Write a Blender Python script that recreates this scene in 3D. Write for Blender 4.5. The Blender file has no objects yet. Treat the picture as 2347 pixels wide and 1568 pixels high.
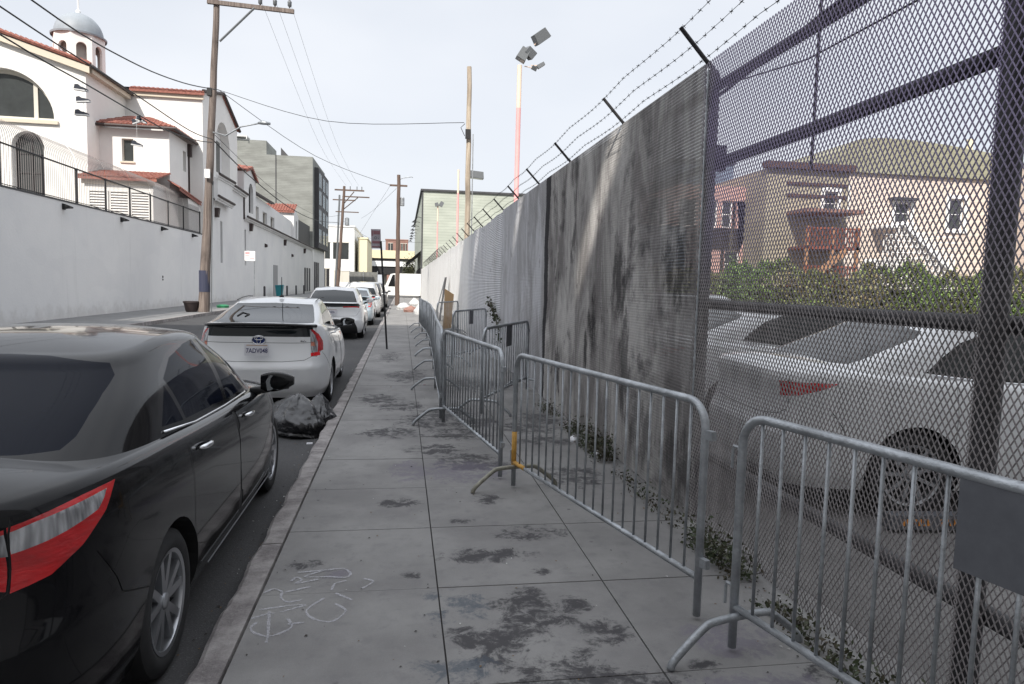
import bpy, bmesh, math, random
import numpy as np
from mathutils import Vector, Matrix
R = math.radians
rnd = random.Random(7)
scene = bpy.context.scene
# ---------------------------------------------------------------- camera
cam_d = bpy.data.cameras.new("camera"); cam = bpy.data.objects.new("camera", cam_d)
scene.collection.objects.link(cam)
cam_d.lens = 24.0; cam_d.sensor_width = 36.0; cam_d.clip_start = 0.05; cam_d.clip_end = 3000
_d = Vector((-0.160703, -0.0, -1)); 
def _basis():
    f, cx, cy = 1565.0, 1173.5, 784.0
    d = Vector(((922-cx)/f, -(648-cy)/f, -1.0)).normalized()
    p2 = Vector(((1922-cx)/f, -(674-cy)/f, -1.0))
    up = p2.cross(d).normalized()
    if up.y < 0: up = -up
    X = d.cross(up)
    return X, d, up
_X, _Y, _Z = _basis()
cam.matrix_world = Matrix(((_X.x, _X.y, _X.z, 0), (_Y.x, _Y.y, _Y.z, 0), (_Z.x, _Z.y, _Z.z, 1.62), (0, 0, 0, 1)))
scene.camera = cam
# ---------------------------------------------------------------- world: thin bright cloud over pale blue
SUN = Vector((-0.30, -0.68, 0.67)).normalized()
world = bpy.data.worlds.new("World"); scene.world = world; world.use_nodes = True
wn, wl = world.node_tree.nodes, world.node_tree.links
wn.clear()
w_out = wn.new("ShaderNodeOutputWorld"); w_bg = wn.new("ShaderNodeBackground")
w_sky = wn.new("ShaderNodeTexSky"); w_sky.sky_type = 'NISHITA'; w_sky.sun_disc = False
w_sky.sun_elevation = math.asin(SUN.z); w_sky.sun_rotation = R(204); w_sky.altitude = 20
w_sky.air_density = 1.0; w_sky.dust_density = 3.0; w_sky.ozone_density = 1.0
w_tc = wn.new("ShaderNodeTexCoord"); w_map = wn.new("ShaderNodeMapping"); w_map.inputs['Scale'].default_value = (1.2, 1.2, 3.0)
w_no = wn.new("ShaderNodeTexNoise"); w_no.inputs['Scale'].default_value = 1.6; w_no.inputs['Detail'].default_value = 4; w_no.inputs['Roughness'].default_value = 0.45
w_rp = wn.new("ShaderNodeMapRange"); w_rp.inputs['From Min'].default_value = 0.3; w_rp.inputs['From Max'].default_value = 0.7
w_rp.inputs['To Min'].default_value = 0.74; w_rp.inputs['To Max'].default_value = 0.97
w_mx = wn.new("ShaderNodeMix"); w_mx.data_type = 'RGBA'
w_mx.inputs['B'].default_value = (7.2, 7.45, 7.9, 1)
w_bg.inputs['Strength'].default_value = 0.1
wl.new(w_tc.outputs['Generated'], w_map.inputs['Vector']); wl.new(w_map.outputs[0], w_no.inputs['Vector'])
wl.new(w_no.outputs['Fac'], w_rp.inputs['Value']); wl.new(w_rp.outputs[0], w_mx.inputs['Factor'])
w_sep = wn.new("ShaderNodeSeparateXYZ"); w_z = wn.new("ShaderNodeMapRange"); w_z.interpolation_type = 'SMOOTHSTEP'
w_z.inputs['From Min'].default_value = 0.35; w_z.inputs['From Max'].default_value = 1.0; w_z.inputs['To Min'].default_value = 1.0; w_z.inputs['To Max'].default_value = 1.75
w_hs = wn.new("ShaderNodeVectorMath"); w_hs.operation = 'SCALE'
wl.new(w_tc.outputs['Generated'], w_sep.inputs[0]); wl.new(w_sep.outputs[2], w_z.inputs['Value']); wl.new(w_mx.outputs['Result'], w_hs.inputs[0]); wl.new(w_z.outputs[0], w_hs.inputs['Scale'])
wl.new(w_sky.outputs[0], w_mx.inputs['A']); wl.new(w_hs.outputs[0], w_bg.inputs['Color']); wl.new(w_bg.outputs[0], w_out.inputs[0])
# ---------------------------------------------------------------- sun
sun_d = bpy.data.lights.new("sun", 'SUN'); sun_d.energy = 4.0; sun_d.angle = R(0.53); sun_d.color = (1.0, 0.95, 0.87)
sun = bpy.data.objects.new("sun", sun_d); scene.collection.objects.link(sun)
sun.rotation_euler = SUN.to_track_quat('Z', 'Y').to_euler()
vs = scene.view_settings; vs.view_transform = 'Standard'; vs.look = 'None'; vs.exposure = 0.38; vs.gamma = 1.0
scene.cycles.max_bounces = 8; scene.cycles.transparent_max_bounces = 16

# ---------------------------------------------------------------- helpers
def link(o, parent=None):
    scene.collection.objects.link(o)
    if parent is not None: o.parent = parent
    return o
def tag(o, label=None, cat=None, group=None, kind=None):
    if label: o['label'] = label
    if cat: o['category'] = cat
    if group: o['group'] = group
    if kind: o['kind'] = kind
    return o
def empty(name, loc=(0, 0, 0), rz=0.0, label=None, cat=None, group=None):
    o = bpy.data.objects.new(name, None); o.empty_display_size = 0.2
    o.location = loc; o.rotation_euler = (0, 0, rz); link(o)
    return tag(o, label, cat, group)
def kids(o): return [c for c in scene.collection.objects if c.parent == o]
def copy_tree(o, parent=None):
    c = o.copy(); link(c); 
    if parent is not None: c.parent = parent
    for ch in kids(o): copy_tree(ch, c)
    return c
def mesh_obj(name, V, F, mats, parent=None, smooth=False, MI=None, normals=None, auto=None):
    me = bpy.data.meshes.new(name)
    me.from_pydata([tuple(map(float, v)) for v in V], [], [tuple(int(i) for i in f) for f in F])
    if not isinstance(mats, (list, tuple)): mats = [mats]
    for m in mats: me.materials.append(m)
    if MI is not None: me.polygons.foreach_set('material_index', list(MI))
    if smooth or normals is not None: me.polygons.foreach_set('use_smooth', [True]*len(me.polygons))
    me.update()
    if auto is not None:
        me.polygons.foreach_set('use_smooth', [True]*len(me.polygons)); me.set_sharp_from_angle(angle=R(auto))
    if normals is not None: me.normals_split_custom_set_from_vertices([tuple(map(float, n)) for n in normals])
    o = bpy.data.objects.new(name, me); return link(o, parent)
class MB:
    def __init__(s): s.V = []; s.F = []; s.M = []; s.mi = 0; s.T = None
    def add(s, V, F):
        b = len(s.V)
        if s.T is not None: V = [s.T @ Vector(v) for v in V]
        s.V += [tuple(v) for v in V]; s.F += [tuple(b+i for i in f) for f in F]; s.M += [s.mi]*len(F); return s
    def box(s, x0, x1, y0, y1, z0, z1):
        s.add([(x0,y0,z0),(x1,y0,z0),(x1,y1,z0),(x0,y1,z0),(x0,y0,z1),(x1,y0,z1),(x1,y1,z1),(x0,y1,z1)],
              [(0,3,2,1),(4,5,6,7),(0,1,5,4),(1,2,6,5),(2,3,7,6),(3,0,4,7)]); return s
    def obox(s, c, ax, ay, az):   # centre and three half-axis vectors
        c, ax, ay, az = map(Vector, (c, ax, ay, az))
        P = [c+sx*ax+sy*ay+sz*az for sz in (-1,1) for sx, sy in ((-1,-1),(1,-1),(1,1),(-1,1))]
        s.add(P, [(0,3,2,1),(4,5,6,7),(0,1,5,4),(1,2,6,5),(2,3,7,6),(3,0,4,7)]); return s
    def tube(s, pts, r, n=8, cap=True, closed=False):
        P = [Vector(p) for p in pts]; m = len(P)
        rr = r if isinstance(r, (list, tuple)) else [r]*m
        T = []
        for i in range(m):
            a = P[i-1] if (i > 0 or closed) else P[i]; b = P[(i+1) % m] if (i < m-1 or closed) else P[i]
            T.append((b-a).normalized())
        up = Vector((0,0,1)) if abs(T[0].z) < 0.9 else Vector((1,0,0))
        nrm = T[0].cross(up).normalized(); V = []
        for i in range(m):
            nrm = (nrm - T[i]*nrm.dot(T[i])).normalized(); bi = T[i].cross(nrm)
            for k in range(n):
                a = 2*math.pi*k/n; V.append(P[i] + (nrm*math.cos(a)+bi*math.sin(a))*rr[i])
        F = []
        for i in range(m if closed else m-1):
            j = (i+1) % m
            for k in range(n): F.append((i*n+k, i*n+(k+1)%n, j*n+(k+1)%n, j*n+k))
        if cap and not closed: F.append(tuple(range(n-1,-1,-1))); F.append(tuple((m-1)*n+k for k in range(n)))
        s.add(V, F); return s
    def lathe(s, prof, n=24, c=(0,0,0), axis='z', arc=None):
        V = []; F = []; m = len(prof)
        for k in range(n):
            a = 2*math.pi*k/n; ca, sa = math.cos(a), math.sin(a)
            for r, h in prof:
                if axis == 'z': V.append((c[0]+r*ca, c[1]+r*sa, c[2]+h))
                elif axis == 'x': V.append((c[0]+h, c[1]+r*ca, c[2]+r*sa))
                else: V.append((c[0]-r*ca, c[1]+h, c[2]+r*sa))
        for k in range(n):
            j = (k+1) % n
            for i in range(m-1): F.append((k*m+i, j*m+i, j*m+i+1, k*m+i+1))
        s.add(V, F); return s
    def prism(s, poly, plane, d0, d1):   # extrude a 2D polygon; plane: 'xy','xz','yz'
        f = {'xy': lambda a,b,d:(a,b,d), 'xz': lambda a,b,d:(a,d,b), 'yz': lambda a,b,d:(d,a,b)}[plane]
        n = len(poly); V = [f(a,b,d0) for a,b in poly] + [f(a,b,d1) for a,b in poly]
        s.add(V, [tuple(range(n-1,-1,-1)), tuple(range(n,2*n))] + [(i,(i+1)%n,n+(i+1)%n,n+i) for i in range(n)]); return s
    def build(s, name, mats, parent=None, smooth=False, auto=None):
        o = mesh_obj(name, s.V, s.F, mats, parent, smooth, s.M, None, auto)
        bm = bmesh.new(); bm.from_mesh(o.data); bmesh.ops.recalc_face_normals(bm, faces=bm.faces); bm.to_mesh(o.data); bm.free()
        return o
def arch_pts(x0, x1, z0, z1, n=12, flat=1.0):   # window outline with a round head
    r = (x1-x0)/2; cx = (x0+x1)/2; zc = z1-r*flat
    return [(x0,z0)] + [(cx-r*math.cos(math.pi*k/n), zc+r*flat*math.sin(math.pi*k/n)) for k in range(n+1)] + [(x1,z0)]
def text_mesh(txt, size, name, m, parent, loc, rot, extrude=0.001, sx=1.0, bold=0.0):
    cu = bpy.data.curves.new(name, 'FONT'); cu.body = txt; cu.size = size; cu.extrude = extrude; cu.offset = bold
    cu.align_x = 'CENTER'; cu.align_y = 'CENTER'; cu.resolution_u = 3
    t = bpy.data.objects.new(name, cu); scene.collection.objects.link(t)
    bpy.context.view_layer.update()
    me = bpy.data.meshes.new_from_object(t); bpy.data.objects.remove(t)
    me.materials.clear(); me.materials.append(m)
    o = bpy.data.objects.new(name, me); link(o, parent); o.location = loc; o.rotation_euler = rot; o.scale = (sx, 1, 1); return o
# ---------------------------------------------------------------- materials
def mat(name, col, rough=0.6, metal=0.0, var=0.0, vscale=3.0, bump=0.0, bscale=40.0, coat=0.0, coat_ior=1.5, col2=None, stretch=None, spec=0.5, detail=6.0, streak=None):
    m = bpy.data.materials.new(name); m.use_nodes = True; nt = m.node_tree; N, L = nt.nodes, nt.links
    b = N['Principled BSDF']; c = (*col, 1) if len(col) == 3 else col
    b.inputs['Base Color'].default_value = c; b.inputs['Roughness'].default_value = rough; b.inputs['Metallic'].default_value = metal
    b.inputs['Coat Weight'].default_value = coat; b.inputs['Coat IOR'].default_value = coat_ior; b.inputs['Coat Roughness'].default_value = 0.03; b.inputs['Specular IOR Level'].default_value = spec
    tc = N.new('ShaderNodeTexCoord'); mp = N.new('ShaderNodeMapping'); L.new(tc.outputs['Object'], mp.inputs['Vector'])
    if stretch: mp.inputs['Scale'].default_value = stretch
    if var > 0 or col2:
        no = N.new('ShaderNodeTexNoise'); no.inputs['Scale'].default_value = vscale; no.inputs['Detail'].default_value = detail; no.inputs['Roughness'].default_value = 0.65
        L.new(mp.outputs[0], no.inputs['Vector'])
        mr = N.new('ShaderNodeMapRange'); mr.inputs['From Min'].default_value = 0.3; mr.inputs['From Max'].default_value = 0.7; L.new(no.outputs['Fac'], mr.inputs['Value'])
        mx = N.new('ShaderNodeMix'); mx.data_type = 'RGBA'
        c2 = (*col2, 1) if col2 else tuple(x*(1-var) for x in c[:3])+(1,)
        c1 = c if col2 else tuple(min(1, x*(1+var*0.5)) for x in c[:3])+(1,)
        mx.inputs['A'].default_value = c1; mx.inputs['B'].default_value = c2
        L.new(mr.outputs[0], mx.inputs['Factor']); L.new(mx.outputs['Result'], b.inputs['Base Color'])
    if bump > 0:
        n2 = N.new('ShaderNodeTexNoise'); n2.inputs['Scale'].default_value = bscale; n2.inputs['Detail'].default_value = 5
        L.new(mp.outputs[0], n2.inputs['Vector']); bp = N.new('ShaderNodeBump'); bp.inputs['Strength'].default_value = bump; bp.inputs['Distance'].default_value = 0.02
        L.new(n2.outputs['Fac'], bp.inputs['Height']); L.new(bp.outputs[0], b.inputs['Normal'])
    return m
# ---------------------------------------------------------------- cars
def sp(tab):
    xs = np.array([a for a, _ in tab], float); ys = np.array([b for _, b in tab], float)
    h = np.diff(xs); dl = np.diff(ys)/h; m = np.zeros(len(xs))
    m[0], m[-1] = dl[0], dl[-1]
    for i in range(1, len(xs)-1):
        m[i] = 0 if dl[i-1]*dl[i] <= 0 else 3*(h[i-1]+h[i])/((2*h[i]+h[i-1])/dl[i-1]+(h[i]+2*h[i-1])/dl[i])
    def f(x):
        x = np.clip(np.asarray(x, float), xs[0], xs[-1]); i = np.clip(np.searchsorted(xs, x, side='right')-1, 0, len(xs)-2)
        t = (x-xs[i])/h[i]
        return (2*t**3-3*t**2+1)*ys[i]+(t**3-2*t**2+t)*h[i]*m[i]+(-2*t**3+3*t**2)*ys[i+1]+(t**3-t**2)*h[i]*m[i+1]
    return f
class Shell:
    """side wall: u runs rear centre -> side -> front centre, v bottom -> top; v in 1..2 closes the top to the spine"""
    def __init__(s, W, yR, yF, nR, nF, zlo, zhi, crown, rnd_, taper, spine, vr=0.9):
        s.W, s.yR, s.yF, s.nR, s.nF, s.zlo, s.zhi, s.crown = sp(W), sp(yR), sp(yF), nR, nF, zlo, zhi, crown
        s.r, s.taper, s.spine, s.vr = rnd_, taper, spine, vr
        th = np.linspace(0, np.pi, 2001)
        s.um = np.linspace(0, 1, 2001); s.th = th
        x, y = s._xy(th, np.full_like(th, .5)); d = np.concatenate([[0], np.cumsum(np.hypot(np.diff(x), np.diff(y)))])
        s.arc = d/d[-1]
    def _xy(s, th, v):
        c, q = np.cos(th), np.sin(th); n = np.where(c > 0, s.nR, s.nF)
        t = np.clip((v-s.vr)/(1-s.vr), 0, 1)*1.35; ins = s.r*(1-np.cos(t))
        W = s.W(v)-ins; a, b = s.yR(v)+ins*0.6, s.yF(v)-ins*0.6
        yc, L = (a+b)/2, (b-a)/2
        y = yc-L*np.sign(c)*np.abs(c)**(2/n); x = W*np.abs(q)**(2/n)
        return x*s.taper(y), y
    def P(s, u, v):
        u = np.asarray(u, float); v = np.asarray(v, float)
        th = np.interp(u, s.arc, s.th); vv = np.minimum(v, 1.0)
        x, y = s._xy(th, vv)
        lo, hi = s.zlo(y), s.zhi(y); t = np.clip((vv-s.vr)/(1-s.vr), 0, 1)
        vz = np.where(vv < s.vr, vv, s.vr+(1-s.vr)*np.sin(t*1.35)/math.sin(1.35))
        z = lo+(hi-lo)*vz
        k = np.clip(v-1, 0, 1); sx = 0*x; sy = np.clip(y, s.yR(1.0)+s.spine[0], s.yF(1.0)-s.spine[1])
        x2 = x*(1-k); y2 = y+(sy-y)*k
        z2 = s.zhi(y2)+s.crown(y2)*(1-(1-k)**2.2)
        return np.stack([x2, y2, np.where(v > 1, z2, z)], -1)
    def N(s, u, v):
        e = 2e-3; v = np.asarray(v, float); u = np.asarray(u, float)
        u0, u1 = np.clip(u-e, 1e-5, 1), np.clip(u+e, 0, 1-1e-5); v0, v1 = np.maximum(v-e*3, 0), np.minimum(v+e*3, 1.97)
        a = s.P(u1, v)-s.P(u0, v); b = s.P(u, v1)-s.P(u, v0)
        n = np.cross(a, b); l = np.linalg.norm(n, axis=-1, keepdims=True)
        return n/np.maximum(l, 1e-12)
    def prep(s):
        U, V = np.meshgrid(np.linspace(0, 1, 500), np.linspace(0, 1, 160), indexing='ij'); s.gU, s.gV, s.gP = U, V, s.P(U, V)
    def inv(s, p, w=(1, 1, 1), ur=(0, 1)):
        p = np.array(p, float); w = np.array(w, float)
        D = (((s.gP-p)*w)**2).sum(-1)+np.where((s.gU < ur[0]) | (s.gU > ur[1]), 1e3, 0)
        i = np.unravel_index(np.argmin(D), D.shape); u, v = s.gU[i], s.gV[i]; du, dv = 1/500, 1/160
        for _ in range(3):
            A, B = np.meshgrid(np.clip(np.linspace(u-du, u+du, 11), 0, 1), np.clip(np.linspace(v-dv, v+dv, 11), 0, 1), indexing='ij')
            D = (((s.P(A, B)-p)*w)**2).sum(-1); i = np.unravel_index(np.argmin(D), D.shape); u, v = A[i], B[i]; du /= 4; dv /= 4
        return float(u), float(v)
    def poly(s, pts, face, dens=0.12, rnd_c=0):
        """3D-ish outline to (u,v) outline. face: side (y,z), rear/front (x,z), free (x,y,z)"""
        if face == 'side': Q = [(0.8, a, b) for a, b in pts]; w = (.02, 1, 1); ur = (.12, .93)
        elif face == 'rear': Q = [(a, 0, b) for a, b in pts]; w = (1, .02, 1); ur = (0, .30)
        elif face == 'front': Q = [(a, 9, b) for a, b in pts]; w = (1, .02, 1); ur = (.7, 1)
        else: Q = pts; w = (1, 1, 1); ur = (0, 1)
        out = []; n = len(Q)
        for i in range(n):
            a, b = np.array(Q[i]), np.array(Q[(i+1) % n]); m = max(1, int(np.linalg.norm(b-a)/dens))
            for k in range(m): out.append(s.inv(a+(b-a)*k/m, w, ur))
        if face in ('rear',): out = [(0.0 if abs(q[0]) < .004 else q[0], q[1]) for q in out]
        return out
    def line(s, pts, face, wid=0.005):
        """a thin strip along a polyline, as list of quads in uv"""
        if face == 'side': Q = [s.inv((.8, a, b), (.02, 1, 1), (.12, .93)) for a, b in pts]
        elif face == 'rear': Q = [s.inv((a, 0, b), (1, .02, 1), (0, .3)) for a, b in pts]
        else: Q = [s.inv(p) for p in pts]
        out = []
        for (u0, v0), (u1, v1) in zip(Q[:-1], Q[1:]):
            um, vm = (u0+u1)/2, (v0+v1)/2
            lu = np.linalg.norm(s.P(um+.002, vm)-s.P(um-.002, vm))/.004; lv = np.linalg.norm(s.P(um, vm+.004)-s.P(um, vm-.004))/.008
            d = np.array([(u1-u0)*lu, (v1-v0)*lv]); d /= max(np.linalg.norm(d), 1e-9); o = np.array([-d[1]/lu, d[0]/lv])*wid/2; e = np.array([d[0]/lu, d[1]/lv])*wid*.3
            out.append([(u0-e[0]+o[0], v0-e[1]+o[1]), (u0-e[0]-o[0], v0-e[1]-o[1]), (u1+e[0]-o[0], v1+e[1]-o[1]), (u1+e[0]+o[0], v1+e[1]+o[1])])
        return out
def inpoly(x, y, P):
    c = False; n = len(P); j = n-1
    for i in range(n):
        xi, yi = P[i]; xj, yj = P[j]
        if (yi > y) != (yj > y) and x < (xj-xi)*(y-yi)/(yj-yi)+xi: c = not c
        j = i
    return c
def cut_shell(sh, nu, nv, regions, vtop=True, ntop=14):
    bm = bmesh.new(); us = np.linspace(0, 1, nu+1); vs_ = list(np.linspace(0, sh.vr, nv+1)) + list(np.linspace(sh.vr, 1, 6)[1:])
    G = [[bm.verts.new((u, v, 0)) for v in vs_] for u in us]
    for i in range(nu):
        for j in range(len(vs_)-1): bm.faces.new((G[i][j], G[i+1][j], G[i+1][j+1], G[i][j+1]))
    lay = bm.faces.layers.int.new('lab')
    for li, (lab, P) in enumerate(regions):
        xs = [p[0] for p in P]; ys = [p[1] for p in P]; x0, x1, y0, y1 = min(xs), max(xs), min(ys), max(ys)
        n = len(P)
        for i in range(n):
            a, b = P[i], P[(i+1) % n]; d = Vector((b[0]-a[0], b[1]-a[1], 0))
            if d.length < 1e-7: continue
            ex0, ex1, ey0, ey1 = min(a[0],b[0]), max(a[0],b[0]), min(a[1],b[1]), max(a[1],b[1])
            fs = []
            for f in bm.faces:
                vx = [v.co.x for v in f.verts]; vy = [v.co.y for v in f.verts]
                if max(vx) > ex0-1e-6 and min(vx) < ex1+1e-6 and max(vy) > ey0-1e-6 and min(vy) < ey1+1e-6: fs.append(f)
            if not fs: continue
            ge = set(); gv = set()
            for f in fs: ge.update(f.edges); gv.update(f.verts)
            bmesh.ops.bisect_plane(bm, geom=fs+list(ge)+list(gv), dist=1e-6, plane_co=Vector((a[0], a[1], 0)), plane_no=Vector((d.y, -d.x, 0)))
        for f in bm.faces:
            c = f.calc_center_median()
            if x0 <= c.x <= x1 and y0 <= c.y <= y1 and inpoly(c.x, c.y, P): f[lay] = lab
    if vtop:
        tops = [v for v in bm.verts if abs(v.co.y-1) < 1e-6]; tops.sort(key=lambda v: v.co.x); prev = tops
        for k in range(1, ntop+1):
            cur = [bm.verts.new((v.co.x, 1+k/ntop, 0)) for v in tops]
            for i in range(len(tops)-1): bm.faces.new((prev[i], prev[i+1], cur[i+1], cur[i]))
            prev = cur
    out = {}
    for f in bm.faces: out.setdefault(f[lay], []).append([(v.co.x, v.co.y) for v in f.verts])
    bm.free(); return out
def shell_part(sh, faces, side=0, off=0.0):
    """faces in uv -> V,F,N ; side 0 both, 1 right (+x), -1 left"""
    idx = {}; uv = []; F = []
    for f in faces:
        q = []
        for p in f:
            k = (round(p[0], 6), round(p[1], 6))
            if k not in idx: idx[k] = len(uv); uv.append(k)
            q.append(idx[k])
        F.append(tuple(q))
    uv = np.array(uv); P = sh.P(uv[:, 0], uv[:, 1]); Nn = sh.N(uv[:, 0], uv[:, 1])
    bad = uv[:, 1] > 1.93; Nn[bad] = (0, 0, 1)
    Nn[uv[:, 0] < 1e-4, 0] = 0; Nn[uv[:, 0] > 1-1e-4, 0] = 0
    Nn /= np.maximum(np.linalg.norm(Nn, axis=1, keepdims=True), 1e-9)
    P = P+Nn*off
    V = []; FF = []; NN = []
    if side >= 0: V += P.tolist(); NN += Nn.tolist(); FF += F
    if side <= 0:
        b = len(V); Q = P.copy(); Q[:, 0] *= -1; M = Nn.copy(); M[:, 0] *= -1
        V += Q.tolist(); NN += M.tolist(); FF += [tuple(b+i for i in reversed(f)) for f in F]
    return V, FF, NN
class Acc:
    def __init__(s): s.V = []; s.F = []; s.N = []; s.M = []
    def add(s, t, mi=0):
        b = len(s.V); s.V += t[0]; s.N += t[2]; s.F += [tuple(b+i for i in f) for f in t[1]]; s.M += [mi]*len(t[1]); return s
    def build(s, name, mats, parent): return mesh_obj(name, s.V, s.F, mats, parent, True, s.M, s.N)
def make_wheel(parent, loc, R_, W_, side, style, M):
    """side +1: outer face looks to +x"""
    w = bpy.data.objects.new('wheel', None); link(w, parent); w.location = loc
    if side < 0: w.rotation_euler = (0, 0, math.pi)
    rr = R_*0.70; mb = MB()
    prof = [(rr, -W_), (R_-.025, -W_), (R_-.004, -W_+.02), (R_, -W_+.05), (R_, -.045), (R_-.006, -.02), (R_-.03, -.003), (R_-.06, .002), (rr+.012, -.006), (rr, -.012)]
    mb.lathe(prof, 48, axis='x'); mb.build('tyre', M['tyre'], w, auto=35)
    rb = MB(); rb.lathe([(rr, -W_), (rr-.01, -W_*.5), (rr-.02, -.03), (rr-.014, -.012), (rr+.004, -.007)], 48, axis='x')
    rb.mi = 1; rb.lathe([(rr-.02, -.09), (.02, -.10)], 32, axis='x')
    rb.mi = 0
    n = 5 if style != 'multi' else 9
    for k in range(n):
        a = 2*math.pi*k/n+.3
        for s_ in ((-1, 1) if style == 'split' else (0,)):
            a0, a1 = a+s_*.11, a+s_*.27
            hw0, hw1 = (.020, .017) if style == 'split' else ((.028, .036) if style != 'multi' else (.014, .012))
            r0, r1 = .035, rr-.008
            d = Vector((0, math.cos(a1), math.sin(a1))); p0 = Vector((0, math.cos(a0)*r0, math.sin(a0)*r0)); p1 = d*r1
            t = (p1-p0).normalized(); nn = Vector((0, -t.z, t.y))
            V = []
            for p, hw, xo, xi in ((p0, hw0, -.022, -.06), (p0.lerp(p1, .55), (hw0+hw1)/2, -.016, -.06), (p1, hw1, -.012, -.045)):
                for sgn, x in ((-1, xo-.004), (1, xo-.004), (1, xi), (-1, xi)): V.append(p+nn*hw*sgn+Vector((x, 0, 0)))
                
            F = []
            for q in range(2):
                for e in range(4): F.append((q*4+e, q*4+(e+1)%4, q*4+4+(e+1)%4, q*4+4+e))
            rb.add(V, F)
    rb.lathe([(0, -.014), (.028, -.014), (.036, -.02), (.04, -.05)], 20, axis='x')
    rb.build('rim', [M['alloy'], M['dark']], w, auto=40)
    return w
def make_car(S, M, name='parked_car', label=None, group=None):
    root = empty(name, (0, 0, 0), 0, label, 'car', group)
    zs, z0 = sp(S['zs']), sp([(0, S.get('z0', .2)), (9, S.get('z0', .2))]); cr = sp(S['crown']); L = S['L']
    tp = sp(S.get('taper', [(0, .97), (.6, 1.0), (L-1.2, 1.0), (L, .93)]))
    low = Shell(S['W'], S['yR'], S['yF'], S['nR'], S['nF'], z0, zs, cr, .045, tp, (.3, .5), .9); low.prep()
    zb = lambda y: zs(y)-.012
    one = lambda y: np.ones_like(np.asarray(y, float))
    gh = Shell(S['gW'], S['gR'], S['gF'], S['gnR'], S['gnF'], zb, sp(S['roof']), sp([(0, S.get('rcrown', .035)), (9, S.get('rcrown', .035))]), S.get('groll', .045), one, (.5, .5), S.get('gvr', .88)); gh.prep()
    wy = (S['wr'], S['wf']); RR = S['R']; RA = RR+.045
    reg = []; LAB = {}; info = {}
    def lab(nm, m, sides, **k):
        i = len(info)+1; info[i] = (nm, m, sides, k); return i
    # --- lower regions in order
    DR = S['doors']   # list of (y0,y1,slant)
    for (y0, y1) in DR:
        i = lab('door', M['paint'], 'two'); reg.append((i, low.poly([(y0, .26), (y1, .26), (y1, 1.4), (y0, 1.4)], 'side', .4)))
    for (nm, m, sides, face, pts) in S.get('low', []):
        i = lab(nm, M[m], sides); reg.append((i, low.poly(pts, face, .07)))
    arch_i = lab('_hole', None, 'both')
    for y in wy:
        reg.append((arch_i, low.poly([(y+RA*math.cos(a), RR+RA*math.sin(a)) for a in np.linspace(0, 2*math.pi, 36, endpoint=False)], 'side', 1)))
    seam_i = lab('_seam', None, 'both')
    for yy in sorted({v for d in DR for v in d}):
        reg += [(seam_i, q) for q in low.line([(yy, z) for z in np.linspace(.27, float(zs(yy))-.055, 6)], 'side', .005)]
    for (y0, y1) in DR:
        reg += [(seam_i, q) for q in low.line([(y, .26) for y in np.linspace(y0, y1, 5)], 'side', .005)]
    for face, pts in S.get('seams', []): reg += [(seam_i, q) for q in low.line(pts, face, .006)]
    reg = [(l, P) for l, P in reg if not (l == seam_i and any(abs(P[0][0]-0) > 2 for _ in (0,)))]
    out = cut_shell(low, 110, 26, reg)
    # keep seams out of the wheel openings
    if seam_i in out:
        keep = []
        for f in out[seam_i]:
            c = np.mean(np.array(f), 0); p = low.P(c[0], min(c[1], 1))
            if all((p[1]-y)**2+(p[2]-RR)**2 > RA**2 for y in wy) or c[0] < .1: keep.append(f)
        out[seam_i] = keep
    body = Acc().add(shell_part(low, out.get(0, [])), 0)
    if out.get(seam_i): body.add(shell_part(low, out[seam_i], 0, -.003), 1)
    def emit(sh, out, skip):
        for l, fs in out.items():
            if l in skip or l == 0: continue
            nm, m, sides, k = info[l]
            if sides == 'both': Acc().add(shell_part(sh, fs, 0, k.get('off', 0))).build(nm, m, root)
            else:
                for sd in (1, -1): Acc().add(shell_part(sh, fs, sd, k.get('off', 0))).build(nm, m, root)
    emit(low, out, (arch_i, seam_i))
    # --- greenhouse
    reg = []; first = len(info)
    for (nm, m, sides, face, pts) in S['glass']:
        i = lab(nm, M[m], sides); reg.append((i, gh.poly(pts, face, .06)))
    out = cut_shell(gh, 110, 24, reg)
    body.add(shell_part(gh, out.get(0, [])), 0)
    body.build('body', [M['paint'], M['dark']], root)
    emit(gh, out, ())
    # --- underbody, wells
    ub = MB(); P = low.P(np.linspace(.02, .98, 60), np.full(60, .02)); ring = [(p[0]-.02, p[1], p[2]+.03) for p in P] + [(-p[0]+.02, p[1], p[2]+.03) for p in P[::-1]]
    ub.add(ring, [tuple(range(len(ring)))])
    def bw(y, z):
        u, v = low.inv((.8, y, max(z, .21)), (.02, 1, 1), (.12, .93)); return float(low.P(u, v)[0])
    for y in wy:
        for sd in (1, -1):
            n = 24; V = []; F = []; Wb = bw(y, .5)
            for k in range(n+1):
                a = math.pi*(k/n)*1.3-.15*math.pi
                for x in (bw(y+RA*math.cos(a), RR+RA*math.sin(a))-.002, Wb-.32): V.append((sd*x, y+(RA+.002)*math.cos(a), RR+(RA+.002)*math.sin(a)))
            F = [(2*k, 2*k+1, 2*k+3, 2*k+2) for k in range(n)]
            V.append((sd*(Wb-.32), y, RR)); F += [(2*k+1, 2*k+3, len(V)-1) for k in range(n)]
            ub.add(V, F)
    ub.build('underbody', M['dark'], root)
    for y, st in zip(wy, (S['rim'], S['rim'])):
        for sd in (1, -1): make_wheel(root, (sd*(bw(y, RR+.2)-.022), y, RR), RR, .205, sd, st, M)
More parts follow.
